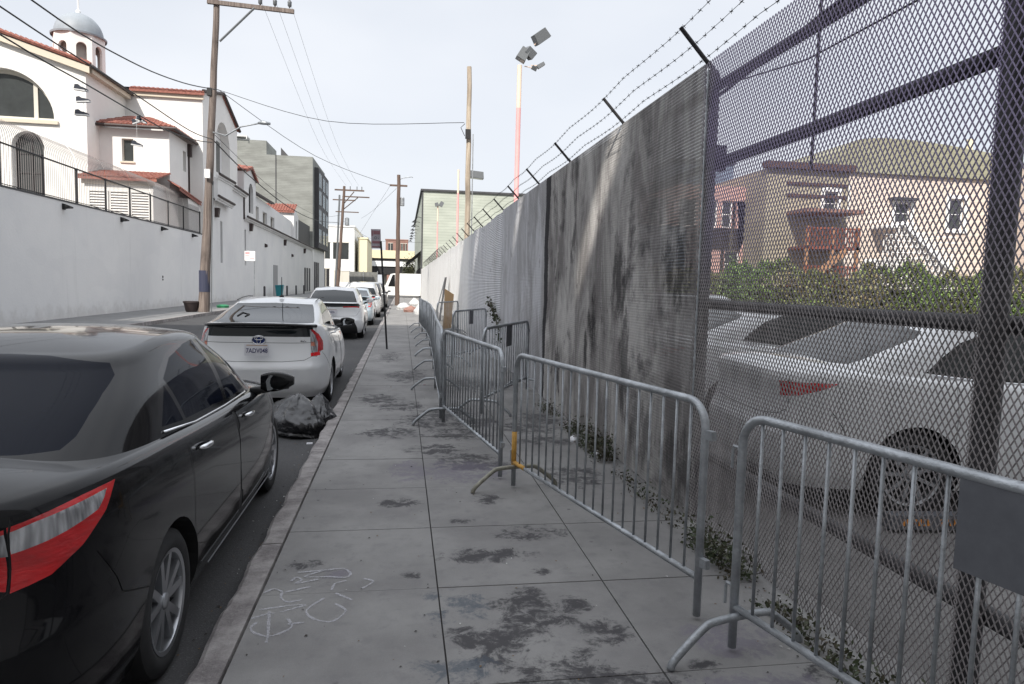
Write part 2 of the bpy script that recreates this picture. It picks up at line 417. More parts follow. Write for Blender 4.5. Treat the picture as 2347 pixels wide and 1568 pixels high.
    # --- trim, handles, mirrors
    for (nm, m, sh_, pts, r) in S.get('strips', []):
        s_ = gh if sh_ == 'g' else low
        for sd in (1, -1):
            Q = []
            for y, z in pts:
                u, v = s_.inv((.8, y, z), (.02, 1, 1), (.12, .93)); q = s_.P(u, v)+s_.N(u, v)*.004; Q.append((sd*q[0], q[1], q[2]))
            MB().tube(Q, r, 6).build(nm, M[m], root, smooth=True)
    for (y, z) in S.get('handles', []):
        for sd in (1, -1):
            Q = []; cup = []
            for t in np.linspace(-1, 1, 9):
                u, v = low.inv((.8, y+t*.085, z+t*-.004), (.02, 1, 1), (.12, .93)); q = low.P(u, v)+low.N(u, v)*(.006+.030*(1-t*t)**.5); Q.append((sd*q[0], q[1], q[2]))
            hm = MB(); hm.tube(Q, [.008, .013, .014, .014, .014, .014, .014, .013, .008], 8)
            h = hm.build('door_handle', M[S.get('handle_m', 'chrome')], root, smooth=True)
    mx, my, mz = S['mirror']
    for sd in (1, -1):
        mr = bpy.data.objects.new('side_mirror', None); link(mr, root); mr.location = (sd*mx, my, mz)
        mb = MB(); n, m_ = 20, 12; V = []; F = []
        for i in range(m_+1):
            t = i/m_; xx = t*.235; ss = (math.sin(math.pi*min(1, .14+t*.80)))**.45; hh = .082*ss*(1-.28*t); dd = .062*ss
            for k in range(n):
                a = 2*math.pi*k/n; ca, sa = math.cos(a), math.sin(a)
                V.append((sd*xx, .02+(abs(ca)**.7*math.copysign(1, ca))*dd*(1.0 if ca > 0 else .45)-t*.03, .02+abs(sa)**.8*math.copysign(1, sa)*hh+t*.018))
        for i in range(m_):
            for k in range(n): F.append((i*n+k, i*n+(k+1)%n, (i+1)*n+(k+1)%n, (i+1)*n+k))
        F += [tuple(range(n)), tuple(m_*n+k for k in range(n))]; mb.add(V, F); mb.build('mirror_housing', M[S.get('mirror_m', 'paint')], mr, auto=50)
        mb = MB(); mb.prism([(sd*.05, -.035), (sd*.20, -.022), (sd*.212, .05), (sd*.19, .078), (sd*.06, .075), (sd*.04, .03)], 'xz', -.0155, -.009); mb.build('mirror_glass', M['mirror'], mr)
        mb = MB(); mb.tube([(sd*-.07, .03, -.055), (sd*.0, .03, -.035), (sd*.06, .025, -.03)], [.035, .028, .022], 8); mb.build('mirror_arm', M['dark'], mr, smooth=True)
    if 'plate' in S:
        y, z, txt, tilt = S['plate']; pl = MB().box(-.153, .153, -.004, 0, -.077, .077).build('license_plate', M['plate'], root)
        pl.location = (0, y, z); pl.rotation_euler = (tilt, 0, 0)
        if txt: text_mesh(txt, .083, 'plate_text', M['plate_ink'], pl, (0, -.005, -.015), (R(90), 0, 0), .0005, .80, .0012)
        MB().box(-.13, .13, -.0055, -.0045, .050, .064).build('plate_header', M['plate_red'], pl)
    info.clear()
    root['_low'] = 0; del root['_low']
    return root, low, gh
def car_mats(nm, paint, rough=.25, metal=0., coat=1.0, glass=(.012, .016, .018), spec=.5, gspec=.5, cior=1.5):
    return dict(paint=mat('car_paint_'+nm, paint, rough, metal, coat=coat, spec=spec, coat_ior=cior), glass=mat('car_glass_'+nm, glass, .035, spec=gspec), **CM)
CM = dict(tyre=mat('tyre_rubber', (.018, .018, .019), .8, var=.3, vscale=20), alloy=mat('alloy_wheel', (.42, .43, .45), .32, .85), dark=mat('dark_plastic', (.012, .012, .013), .6),
    gloss=mat('gloss_black_trim', (.008, .008, .009), .15), chrome=mat('chrome_trim', (.75, .76, .78), .12, 1.0), mirror=mat('mirror_glass', (.5, .52, .55), .03, 1.0),
    red=mat('red_lamp_lens', (.62, .006, .010), .12, coat=1.0, col2=(.34, .004, .006), vscale=6, stretch=(1, 1, 3), bump=.25, bscale=40, detail=2.0), brightred=mat('bright_red_lamp_lens', (.75, .012, .02), .12, coat=1.0),
    clear=mat('clear_lamp_lens', (.72, .73, .75), .12, .5, col2=(.22, .22, .23), vscale=5, coat=1.0, stretch=(9, 9, 1.2), bump=.35, bscale=14, detail=1.0), amber=mat('amber_lamp_lens', (.6, .22, .15), .15, coat=1.),
    plate=mat('license_plate', (.72, .72, .76), .45, var=.12, vscale=9), plate_ink=mat('plate_ink', (.03, .03, .12), .5), plate_red=mat('plate_header_ink', (.5, .38, .3), .5))
SEDAN = dict(L=4.64, zs=[(0, 1.03), (.3, 1.055), (1.0, 1.03), (1.8, .99), (3.0, .945), (3.6, .91), (4.2, .81), (4.64, .66)],
    crown=[(0, .03), (.4, .055), (1.6, .06), (3.2, .08), (4.2, .07), (4.64, .02)],
    W=[(0, .83), (.15, .875), (.4, .888), (.7, .884), (.88, .866), (1, .838)],
    yR=[(0, .12), (.12, .03), (.3, 0), (.45, .005), (.55, .05), (.75, .085), (.95, .055), (1, .06)], yF=[(0, 4.50), (.2, 4.62), (.4, 4.64), (.7, 4.58), (1, 4.42)],
    nR=8.0, nF=3.4, gW=[(0, .805), (.5, .735), (1, .60)], gR=[(0, .40), (.5, .78), (1, 1.22)], gF=[(0, 3.62), (.5, 3.10), (1, 2.55)], gnR=6.5, gnF=4.2,
    roof=[(0, 1.33), (1.2, 1.385), (1.9, 1.435), (2.6, 1.41), (3.6, 1.35)], wr=1.0, wf=3.70, R=.318, rim='split', doors=[(1.30, 2.24), (2.24, 3.32)],
    low=[('taillight', 'red', 'two', 'free', [(.735, .04, .985), (.80, .12, 1.01), (.86, .32, 1.035), (.885, .52, 1.035), (.886, .42, .93), (.882, .28, .85), (.85, .14, .80), (.72, .05, .78)]),
         ('clear_lens', 'clear', 'two', 'free', [(.735, .04, .955), (.80, .12, .985), (.86, .30, 1.005), (.88, .45, 1.012), (.88, .38, .945), (.84, .14, .90), (.735, .05, .875)]),
         ('taillight', 'red', 'two', 'free', [(.722, .04, .975), (.52, .04, .945), (.47, .04, .87), (.60, .05, .80), (.705, .05, .785)]),
         ('clear_lens', 'clear', 'two', 'free', [(.722, .04, .95), (.55, .04, .925), (.53, .04, .875), (.722, .05, .87)])],
    seams=[('rear', [(.60, .72), (.3, .69), (0, .69)]), ('free', [(.75, .05, 1.03), (.733, .05, .95), (.728, .05, .88), (.71, .05, .78), (.60, .04, .72)]), ('side', [(.36, .80), (.48, .60), (.70, .52)])],
    glass=[('rear_window', 'glass', 'both', 'rear', [(0, 1.10), (.5, 1.095), (.615, 1.10), (.632, 1.13), (.60, 1.31), (.555, 1.355), (.3, 1.385), (0, 1.395)]),
           ('windshield', 'glass', 'both', 'front', [(0, .99), (.66, 1.0), (.70, 1.03), (.52, 1.36), (.46, 1.385), (0, 1.395)]),
           ('window_frame', 'gloss', 'two', 'side', [(1.10, 1.060), (1.24, 1.17), (1.42, 1.280), (1.66, 1.355), (2.0, 1.400), (2.35, 1.408), (2.62, 1.38), (2.97, 1.25), (3.22, 1.08), (3.36, .975), (2.2, .985), (1.6, 1.01)]),
           ('side_window', 'glass', 'two', 'side', [(1.17, 1.065), (1.28, 1.15), (1.39, 1.225), (1.46, 1.04)]),
           ('side_window', 'glass', 'two', 'side', [(1.50, 1.04), (1.43, 1.25), (1.66, 1.33), (1.98, 1.375), (2.17, 1.385), (2.235, 1.01)]),
           ('side_window', 'glass', 'two', 'side', [(2.31, 1.005), (2.25, 1.388), (2.38, 1.388), (2.60, 1.358), (2.91, 1.23), (3.10, 1.11), (3.14, .995)])],
    strips=[('window_trim', 'chrome', 'g', [(1.16, 1.042), (1.6, 1.0), (2.2, .978), (2.8, .966), (3.3, .96)], .007)],
    handles=[(1.50, .90), (2.50, .87)], mirror=(.86, 2.98, .985), rcrown=.04)
HATCH = dict(L=4.46, zs=[(0, 1.17), (.3, 1.165), (.9, 1.12), (1.6, 1.06), (2.6, .99), (3.2, .96), (3.9, .86), (4.46, .66)],
    crown=[(0, .012), (.6, .03), (1.6, .05), (3.2, .06), (4.46, .02)],
    W=[(0, .80), (.12, .85), (.35, .872), (.6, .862), (.8, .83), (1, .775)],
    yR=[(0, .10), (.10, .03), (.22, 0), (.40, 0), (.5, .05), (.75, .13), (.93, .145), (1, .10)], yF=[(0, 4.36), (.2, 4.45), (.4, 4.46), (.7, 4.38), (1, 4.2)],
    nR=7.5, nF=3.2, gW=[(0, .735), (.5, .68), (1, .56)], gR=[(0, .11), (.5, .72), (1, 1.40)], gF=[(0, 3.62), (.5, 3.0), (1, 2.35)], gnR=7.0, gnF=4.0,
    roof=[(0, 1.40), (1.2, 1.415), (2.1, 1.46), (2.5, 1.45), (3.6, 1.38)], wr=.965, wf=3.66, R=.31, rim='single', doors=[(1.33, 2.20), (2.20, 3.22)],
    low=[('rear_window', 'glass', 'both', 'rear', [(0, 1.0), (.665, 1.0), (.675, 1.04), (.665, 1.125), (0, 1.13)]),
         ('taillight', 'clear', 'two', 'free', [(.715, .1, 1.13), (.78, .16, 1.12), (.83, .26, 1.06), (.855, .34, .96), (.86, .30, .84), (.83, .1, .775), (.70, .05, .775)]),
         ('red_lens', 'red', 'two', 'free', [(.74, .1, 1.135), (.79, .17, 1.125), (.84, .28, 1.06), (.862, .37, .95), (.862, .32, .83), (.835, .14, .83), (.835, .2, .95), (.80, .17, 1.05)]),
         ('red_lens', 'brightred', 'two', 'free', [(.702, .05, .825), (.70, .05, .775), (.86, .2, .775), (.86, .2, .825)]),
         ('amber_lens', 'amber', 'two', 'free', [(.72, .08, .96), (.80, .12, .96), (.80, .12, .91), (.71, .08, .91)])],
    seams=[('rear', [(0, .92), (.4, .92), (.68, .925)]), ('rear', [(.69, 1.14), (.69, .92), (.69, .76), (.58, .70), (.3, .68), (0, .68)]), ('side', [(.30, .80), (.50, .62), (.64, .50)])],
    glass=[('rear_window', 'glass', 'both', 'rear', [(0, 1.175), (.66, 1.175), (.655, 1.20), (.555, 1.36), (.53, 1.395), (0, 1.41)]),
           ('windshield', 'glass', 'both', 'front', [(0, 1.01), (.62, 1.01), (.64, 1.04), (.5, 1.37), (.46, 1.40), (0, 1.42)]),
           ('window_frame', 'gloss', 'two', 'side', [(.98, 1.135), (1.12, 1.22), (1.40, 1.32), (1.70, 1.385), (2.1, 1.41), (2.4, 1.40), (2.8, 1.27), (3.2, 1.08), (3.35, .99), (2.2, 1.045), (1.5, 1.09)]),
           ('side_window', 'glass', 'two', 'side', [(1.05, 1.14), (1.16, 1.21), (1.30, 1.265), (1.36, 1.11)]),
           ('side_window', 'glass', 'two', 'side', [(1.39, 1.11), (1.34, 1.285), (1.70, 1.36), (2.08, 1.385), (2.14, 1.06)]),
           ('side_window', 'glass', 'two', 'side', [(2.22, 1.055), (2.17, 1.388), (2.38, 1.375), (2.75, 1.25), (3.0, 1.13), (3.02, 1.02)])],
    handles=[(1.50, .97), (2.40, .95)], handle_m='paint', mirror=(.80, 2.90, 1.03), rcrown=.03)
# ---------------------------------------------------------------- special materials
def pnode(nt, kind, **kw):
    n = nt.nodes.new(kind)
    for k, v in kw.items(): setattr(n, k, v)
    return n
def mathn(nt, op, a, b=None, c=None, clamp=False):
    n = nt.nodes.new('ShaderNodeMath'); n.operation = op; n.use_clamp = clamp
    for i, x in enumerate((a, b, c)):
        if x is None: continue
        if isinstance(x, (int, float)): n.inputs[i].default_value = x
        else: nt.links.new(x, n.inputs[i])
    return n.outputs[0]
def mixc(nt, f, a, b, mode='MIX'):
    n = nt.nodes.new('ShaderNodeMix'); n.data_type = 'RGBA'; n.blend_type = mode
    for k, x in (('Factor', f), ('A', a), ('B', b)):
        if isinstance(x, (int, float)): n.inputs[k].default_value = x
        elif isinstance(x, tuple): n.inputs[k].default_value = (*x, 1) if len(x) == 3 else x
        else: nt.links.new(x, n.inputs[k])
    return n.outputs['Result']
def noise(nt, vec, scale, detail=5, rough=.6, stretch=None, dist=0.0, loc=(0, 0, 0)):
    if stretch or loc != (0, 0, 0):
        m = nt.nodes.new('ShaderNodeMapping'); m.inputs['Scale'].default_value = stretch or (1, 1, 1); m.inputs['Location'].default_value = loc
        nt.links.new(vec, m.inputs['Vector']); vec = m.outputs[0]
    n = nt.nodes.new('ShaderNodeTexNoise'); n.inputs['Scale'].default_value = scale; n.inputs['Detail'].default_value = detail
    n.inputs['Roughness'].default_value = rough; n.inputs['Distortion'].default_value = dist; nt.links.new(vec, n.inputs['Vector']); return n.outputs['Fac']
def ramp(nt, f, a, b): 
    n = nt.nodes.new('ShaderNodeMapRange'); n.interpolation_type = 'SMOOTHSTEP'
    n.inputs['From Min'].default_value = a; n.inputs['From Max'].default_value = b; nt.links.new(f, n.inputs['Value']); return n.outputs[0]
def base(name, rough=.8, metal=0.):
    m = bpy.data.materials.new(name); m.use_nodes = True; nt = m.node_tree; b = nt.nodes['Principled BSDF']
    b.inputs['Roughness'].default_value = rough; b.inputs['Metallic'].default_value = metal
    g = nt.nodes.new('ShaderNodeNewGeometry'); return m, nt, b, g.outputs['Position']
def bump(nt, b, h, st, dist=.01):
    n = nt.nodes.new('ShaderNodeBump'); n.inputs['Strength'].default_value = st; n.inputs['Distance'].default_value = dist
    nt.links.new(h, n.inputs['Height']); nt.links.new(n.outputs[0], b.inputs['Normal'])
def sidewalk_mat():
    m, nt, b, P = base('sidewalk_concrete', .85)
    big = noise(nt, P, 1.3, 6, .6); med = noise(nt, P, 9, 6, .65); fine = noise(nt, P, 160, 3, .7); vf = noise(nt, P, 420, 2, .6)
    c = mixc(nt, ramp(nt, big, .3, .7), (.245, .24, .232), (.165, .160, .157))
    c = mixc(nt, mathn(nt, 'MULTIPLY', ramp(nt, med, .48, .75), .5), c, (.13, .125, .13))
    c = mixc(nt, mathn(nt, 'MULTIPLY', ramp(nt, fine, .55, .75), .35), c, (.10, .10, .11))
    c = mixc(nt, mathn(nt, 'MULTIPLY', ramp(nt, vf, .5, .8), .25), c, (.38, .38, .40))
    a = nt.nodes.new('ShaderNodeAttribute'); a.attribute_name = 'stain'; s = nt.nodes.new('ShaderNodeSeparateColor'); nt.links.new(a.outputs['Color'], s.inputs[0])
    edge = noise(nt, P, 7, 9, .74, dist=.6); e2 = noise(nt, P, 2.7, 4, .6)
    for ch, col, t0, k in ((s.outputs[0], (.032, .030, .034), .56, .90), (s.outputs[1], (.060, .075, .095), .60, .75), (s.outputs[2], (.13, .115, .15), .55, .6)):
        f = mathn(nt, 'ADD', mathn(nt, 'MULTIPLY', ch, .50), mathn(nt, 'MULTIPLY', mathn(nt, 'SUBTRACT', edge, .5), 2.4))
        f = mathn(nt, 'ADD', f, mathn(nt, 'MULTIPLY', mathn(nt, 'SUBTRACT', noise(nt, P, 26, 6, .7, loc=(k, 0, 0)), .5), .9))
        f = mathn(nt, 'MULTIPLY', ramp(nt, f, t0-.36, t0+.06), k)
        f = mathn(nt, 'MULTIPLY', f, ramp(nt, ch, .05, .4))
        c = mixc(nt, f, c, col)
    dots = nt.nodes.new('ShaderNodeTexVoronoi'); dots.inputs['Scale'].default_value = 5.5; nt.links.new(P, dots.inputs['Vector'])
    c = mixc(nt, mathn(nt, 'MULTIPLY', mathn(nt, 'SUBTRACT', 1.0, ramp(nt, dots.outputs['Distance'], .05, .09)), mathn(nt, 'MULTIPLY', ramp(nt, e2, .5, .62), .7)), c, (.05, .048, .05))
    nt.links.new(c, b.inputs['Base Color'])
    bump(nt, b, mathn(nt, 'ADD', mathn(nt, 'MULTIPLY', fine, .6), mathn(nt, 'MULTIPLY', med, .8)), .35, .004)
    return m
def asphalt_mat():
    m, nt, b, P = base('asphalt', .9)
    c = mixc(nt, ramp(nt, noise(nt, P, .5, 6), .3, .7), (.060, .059, .060), (.040, .040, .042))
    c = mixc(nt, mathn(nt, 'MULTIPLY', ramp(nt, noise(nt, P, 120, 3, .7), .5, .75), .6), c, (.16, .16, .165))
    nt.links.new(c, b.inputs['Base Color']); bump(nt, b, noise(nt, P, 150, 4), .6, .006); return m
def fence_mat(name, metal=0.0, lines=False):
    """weathered paint: light grey far away, sooty and brown between Y 4 and 9.7, bare at the near bays; lilac haze and gap shade painted in"""
    m, nt, b, P = base(name, .7)
    sx = nt.nodes.new('ShaderNodeSeparateXYZ'); nt.links.new(P, sx.inputs[0]); Y, Z = sx.outputs[1], sx.outputs[2]
    warp = mathn(nt, 'SUBTRACT', noise(nt, P, 1.2, 5, .6, (1, 1, .5)), .5)
    Yw = mathn(nt, 'ADD', Y, mathn(nt, 'MULTIPLY', warp, .9))
    streak = noise(nt, P, 2.2, 10, .72, (1, 1, .30), dist=.5); blot = noise(nt, P, 2.1, 7, .7, loc=(3, 1, 7)); spk = noise(nt, P, 9, 6, .7, (1, 1, .35))
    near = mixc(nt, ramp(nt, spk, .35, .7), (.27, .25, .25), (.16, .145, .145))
    near = mixc(nt, ramp(nt, Z, 1.5, 2.4), near, (.29, .25, .37))  # violet on the upper near strands: lilac haze painted into the colour
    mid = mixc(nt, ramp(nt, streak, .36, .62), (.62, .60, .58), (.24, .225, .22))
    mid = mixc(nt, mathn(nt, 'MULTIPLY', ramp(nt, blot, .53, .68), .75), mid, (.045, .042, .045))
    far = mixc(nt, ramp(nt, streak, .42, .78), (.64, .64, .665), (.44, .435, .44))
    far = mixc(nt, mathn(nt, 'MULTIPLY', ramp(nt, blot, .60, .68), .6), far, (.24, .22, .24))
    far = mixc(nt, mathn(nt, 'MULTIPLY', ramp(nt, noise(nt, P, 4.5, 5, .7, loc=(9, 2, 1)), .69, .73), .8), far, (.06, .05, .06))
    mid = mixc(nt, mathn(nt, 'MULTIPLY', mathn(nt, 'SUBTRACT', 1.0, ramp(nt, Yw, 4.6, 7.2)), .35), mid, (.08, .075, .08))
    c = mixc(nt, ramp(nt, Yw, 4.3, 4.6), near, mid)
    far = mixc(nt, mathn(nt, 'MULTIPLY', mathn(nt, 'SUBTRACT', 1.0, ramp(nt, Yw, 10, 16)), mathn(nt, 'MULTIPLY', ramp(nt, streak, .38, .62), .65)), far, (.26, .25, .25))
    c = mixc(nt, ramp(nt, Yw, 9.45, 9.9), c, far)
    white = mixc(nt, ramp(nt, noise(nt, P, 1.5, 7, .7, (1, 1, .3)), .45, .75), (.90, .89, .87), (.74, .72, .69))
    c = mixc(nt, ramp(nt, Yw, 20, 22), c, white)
    # narrow black drip
    d = mathn(nt, 'ABSOLUTE', mathn(nt, 'SUBTRACT', mathn(nt, 'ADD', Y, mathn(nt, 'MULTIPLY', mathn(nt, 'SUBTRACT', noise(nt, P, 1.5, 4, .6, (1, 1, .8)), .5), .35)), 9.62))
    w = mathn(nt, 'ADD', .06, mathn(nt, 'MULTIPLY', Z, .035))
    c = mixc(nt, mathn(nt, 'MULTIPLY', mathn(nt, 'LESS_THAN', d, w), .93), c, (.018, .017, .022))
    # soot patches (Y, Z, ry, rz)
    for (y0, z0, ry, rz, k) in ((4.95, 1.75, .40, .30, .85), (5.2, 2.55, .45, .5, .25), (7.0, 1.25, .18, .40, .9), (7.35, .95, .10, .3, .85), (6.2, 1.8, .22, .55, .8), (6.0, .9, .12, .6, .7), (8.7, .5, .10, .5, .85), (4.7, .35, .5, .3, .6), (5.5, .4, .5, .35, .6), (8.05, 2.6, .12, .9, .7)):
        a1 = mathn(nt, 'DIVIDE', mathn(nt, 'SUBTRACT', Yw, y0), ry); a2 = mathn(nt, 'DIVIDE', mathn(nt, 'SUBTRACT', Z, z0), rz)
        r2 = mathn(nt, 'ADD', mathn(nt, 'MULTIPLY', a1, a1), mathn(nt, 'MULTIPLY', a2, a2))
        f = mathn(nt, 'SUBTRACT', mathn(nt, 'ADD', 1.0, mathn(nt, 'MULTIPLY', mathn(nt, 'SUBTRACT', spk, .5), 5.5)), r2)
        c = mixc(nt, mathn(nt, 'MULTIPLY', ramp(nt, f, 0, 1.1), k), c, (.022, .02, .022))
    if lines: c = mixc(nt, mathn(nt, 'MULTIPLY', mathn(nt, 'SUBTRACT', 1.0, ramp(nt, Y, 13.9, 14.3)), .45), c, (.02, .02, .02))  # sheet darkened behind the mesh: shadow of the gap painted into its colour
    nt.links.new(c, b.inputs['Base Color'])
    if lines:
        wv = nt.nodes.new('ShaderNodeTexWave'); wv.bands_direction = 'Z'; wv.inputs['Scale'].default_value = 8.0; wv.inputs['Distortion'].default_value = .6; wv.inputs['Detail'].default_value = 2
        nt.links.new(P, wv.inputs['Vector']); bump(nt, b, wv.outputs['Fac'], .6, .02)
    return m
def wood_mat(name, c1, c2):
    m, nt, b, P = base(name, .85)
    f = noise(nt, P, 6, 8, .7, (3, 3, .12)); g = noise(nt, P, .7, 4, .6)
    c = mixc(nt, ramp(nt, f, .3, .7), c1, c2); c = mixc(nt, mathn(nt, 'MULTIPLY', ramp(nt, g, .5, .7), .5), c, tuple(x*.45 for x in c2))
    nt.links.new(c, b.inputs['Base Color']); bump(nt, b, f, .6, .01); return m
def siding_mat(name, c1, c2, period):
    m, nt, b, P = base(name, .8)
    wv = nt.nodes.new('ShaderNodeTexWave'); wv.bands_direction = 'Z'; wv.wave_profile = 'SAW'; wv.inputs['Scale'].default_value = .314/period; nt.links.new(P, wv.inputs['Vector'])
    c = mixc(nt, ramp(nt, noise(nt, P, .35, 6, .6, (1, 1, 3)), .3, .7), c1, c2)
    c = mixc(nt, mathn(nt, 'MULTIPLY', ramp(nt, wv.outputs['Fac'], .82, .98), .55), c, tuple(x*.4 for x in c2))
    nt.links.new(c, b.inputs['Base Color']); bump(nt, b, wv.outputs['Fac'], .5, .03); return m
def tile_mat():
    m, nt, b, P = base('clay_roof_tile', .8)
    c = mixc(nt, ramp(nt, noise(nt, P, 7, 4, .7), .35, .65), (.33, .13, .095), (.20, .07, .055)); nt.links.new(c, b.inputs['Base Color'])
    return m
def leaf_mat(name, c1, c2, sc=1.2):
    m, nt, b, P = base(name, .55)
    c = mixc(nt, ramp(nt, noise(nt, P, sc, 4, .6), .38, .62), c1, c2)
    c = mixc(nt, mathn(nt, 'MULTIPLY', ramp(nt, noise(nt, P, sc*9, 2, .6), .4, .7), .5), c, tuple(x*1.5 for x in c1)); nt.links.new(c, b.inputs['Base Color'])
    b.inputs['Subsurface Weight'].default_value = 0.0; return m
def kerb_mat():
    m, nt, b, P = base('kerb_concrete', .9)
    c = mixc(nt, ramp(nt, noise(nt, P, 4, 8, .7), .35, .65), (.34, .32, .31), (.16, .145, .145))
    c = mixc(nt, mathn(nt, 'MULTIPLY', ramp(nt, noise(nt, P, 90, 3, .7), .5, .7), .5), c, (.33, .31, .30))
    nt.links.new(c, b.inputs['Base Color']); bump(nt, b, noise(nt, P, 30, 8, .7), .9, .012); return m
def stucco_mat():
    m, nt, b, P = base('pale_grey_painted_stucco', .9)
    c = mixc(nt, ramp(nt, noise(nt, P, .35, 6, .6), .3, .7), (.76, .755, .745), (.69, .69, .69))
    sx = nt.nodes.new('ShaderNodeSeparateXYZ'); nt.links.new(P, sx.inputs[0])
    drip = noise(nt, P, 1.6, 7, .7, (1, 1, .08)); c = mixc(nt, mathn(nt, 'MULTIPLY', ramp(nt, drip, .56, .72), .22), c, (.40, .39, .38))
    patch = noise(nt, P, .5, 2, .4, (1, .6, 1), loc=(5, 2, 1)); c = mixc(nt, mathn(nt, 'MULTIPLY', mathn(nt, 'GREATER_THAN', patch, .58), .10), c, (.55, .55, .56))
    low = mathn(nt, 'SUBTRACT', mathn(nt, 'ADD', .55, mathn(nt, 'MULTIPLY', mathn(nt, 'SUBTRACT', noise(nt, P, 2, 6, .7), .5), 1.6)), sx.outputs[2])
    c = mixc(nt, mathn(nt, 'MULTIPLY', ramp(nt, low, 0, .6), .35), c, (.36, .34, .32))
    nt.links.new(c, b.inputs['Base Color']); bump(nt, b, noise(nt, P, 12, 5), .3, .02); return m
MT = dict(asphalt=asphalt_mat(), walk=sidewalk_mat(), kerb=kerb_mat(), joint=mat('joint_dirt', (.03, .028, .027), .95),
    fence=fence_mat('weathered_fence_paint_with_haze'), panel=fence_mat('weathered_sheet_metal_with_shade', lines=True), post=mat('fence_post_steel', (.035, .033, .036), .6, var=.5, vscale=12),
    galv=mat('galvanized_steel', (.40, .42, .44), .48, .7, var=.45, vscale=6, bump=.25, bscale=60), plate=mat('barricade_plate_steel', (.13, .135, .15), .5, .3, var=.2, vscale=8),
    stucco=mat('white_stucco', (.80, .785, .76), .9, var=.06, vscale=.7, bump=.25, bscale=14), wallst=stucco_mat(),
    trim=mat('cream_cornice_paint', (.62, .55, .45), .8), tile=tile_mat(), gutter=mat('dark_brown_gutter', (.045, .03, .028), .6), dome=mat('grey_dome_cladding', (.27, .30, .33), .55, var=.15, vscale=1.5),
    glass=mat('building_window_glass', (.05, .055, .055), .08, var=.3, vscale=.8), frame=mat('cream_window_frame', (.6, .57, .5), .7), black=mat('black_painted_iron', (.012, .012, .014), .55),
    pole=wood_mat('weathered_utility_pole_wood', (.25, .205, .18), (.08, .06, .052)), pale=wood_mat('pale_bleached_pole_wood', (.58, .50, .40), (.26, .20, .15)), brownpole=wood_mat('brown_utility_pole_wood', (.17, .115, .09), (.08, .055, .045)),
    wire=mat('black_wire_insulation', (.012, .012, .013), .6), red=mat('faded_red_paint', (.85, .40, .39), .6, var=.12, vscale=2), peach=mat('faded_orange_primer', (.88, .66, .52), .7),
    greysid=siding_mat('grey_lap_siding', (.30, .31, .29), (.21, .215, .20), .22), greensid=siding_mat('pale_green_metal_siding', (.50, .53, .46), (.40, .43, .37), .3), darkgrey=mat('charcoal_cladding', (.06, .06, .065), .7, var=.2, vscale=1),
    paint=mat('bright_white_paint', (.80, .80, .79), .8, var=.08, vscale=.3), cream=mat('cream_yellow_stucco', (.78, .70, .48), .85), brick=mat('red_brown_cladding', (.30, .17, .14), .85, var=.3, vscale=.5),
    ovp=mat('pale_yellow_bridge_paint', (.70, .62, .42), .7), ovw=mat('white_bridge_girder', (.75, .76, .76), .7), dark=CM['dark'],
    plastic=mat('black_bin_liner', (.005, .005, .007), .2, coat=.5, bump=1.0, bscale=14, spec=.5), leaf=leaf_mat('weed_leaf', (.040, .055, .022), (.05, .035, .02), 6),
    hedge=leaf_mat('hedge_leaf', (.14, .22, .06), (.20, .15, .085), .32), shoe=mat('dark_shoe_fabric', (.03, .035, .05), .8), sole=mat('white_shoe_sole', (.6, .6, .6), .7), chalk=mat('white_spray_paint', (.62, .62, .66), .9, var=.35, vscale=60),
    pink=mat('pink_stucco', (.58, .36, .32), .9, var=.1, vscale=.6), tan=siding_mat('tan_board_siding', (.46, .41, .31), (.37, .33, .25), .25), beige=siding_mat('beige_board_siding', (.74, .63, .55), (.68, .57, .50), .28),
    olive=siding_mat('olive_shingles', (.34, .33, .24), (.28, .27, .19), .3), maroon=mat('maroon_cornice', (.09, .05, .045), .8), redw=mat('red_stained_timber', (.25, .08, .055), .7, var=.3, vscale=3), orangew=mat('orange_timber', (.38, .21, .12), .75),
    signred=mat('sign_red_ink', (.26, .12, .14), .6), signw=mat('faded_sign_face', (.42, .38, .42), .6, var=.35, vscale=9), signwhite=mat('white_sign_face', (.85, .83, .82), .6), yellow=mat('yellow_marking_paint', (.55, .30, .06), .6, var=.3, vscale=30),
    teal=mat('teal_plastic', (.02, .22, .26), .5), green=mat('green_plastic', (.03, .22, .10), .5), card=mat('brown_cardboard', (.50, .33, .18), .85), litter=mat('white_litter', (.75, .75, .78), .7), lamp=mat('grey_floodlight_housing', (.16, .17, .18), .5, .3),
    lens=mat('floodlight_lens', (.30, .32, .33), .1), flyer=mat('blue_flyer_paper', (.04, .045, .08), .6), cloudw=mat('pale_box', (.8, .8, .8), .6), orange=mat('orange_lettering', (.70, .28, .06), .6))
# ---------------------------------------------------------------- ground, road, pavements
ROAD = -0.13
def sheet(name, x0, x1, y0, y1, z, m): return tag(mesh_obj(name, [(x0,y0,z),(x1,y0,z),(x1,y1,z),(x0,y1,z)], [(0,1,2,3)], m), kind='structure')
sheet('ground', -900, 900, -400, 1500, ROAD-.012, MT['asphalt'])
sheet('road', -8.9, -.84, -30, 300, ROAD, MT['asphalt'])
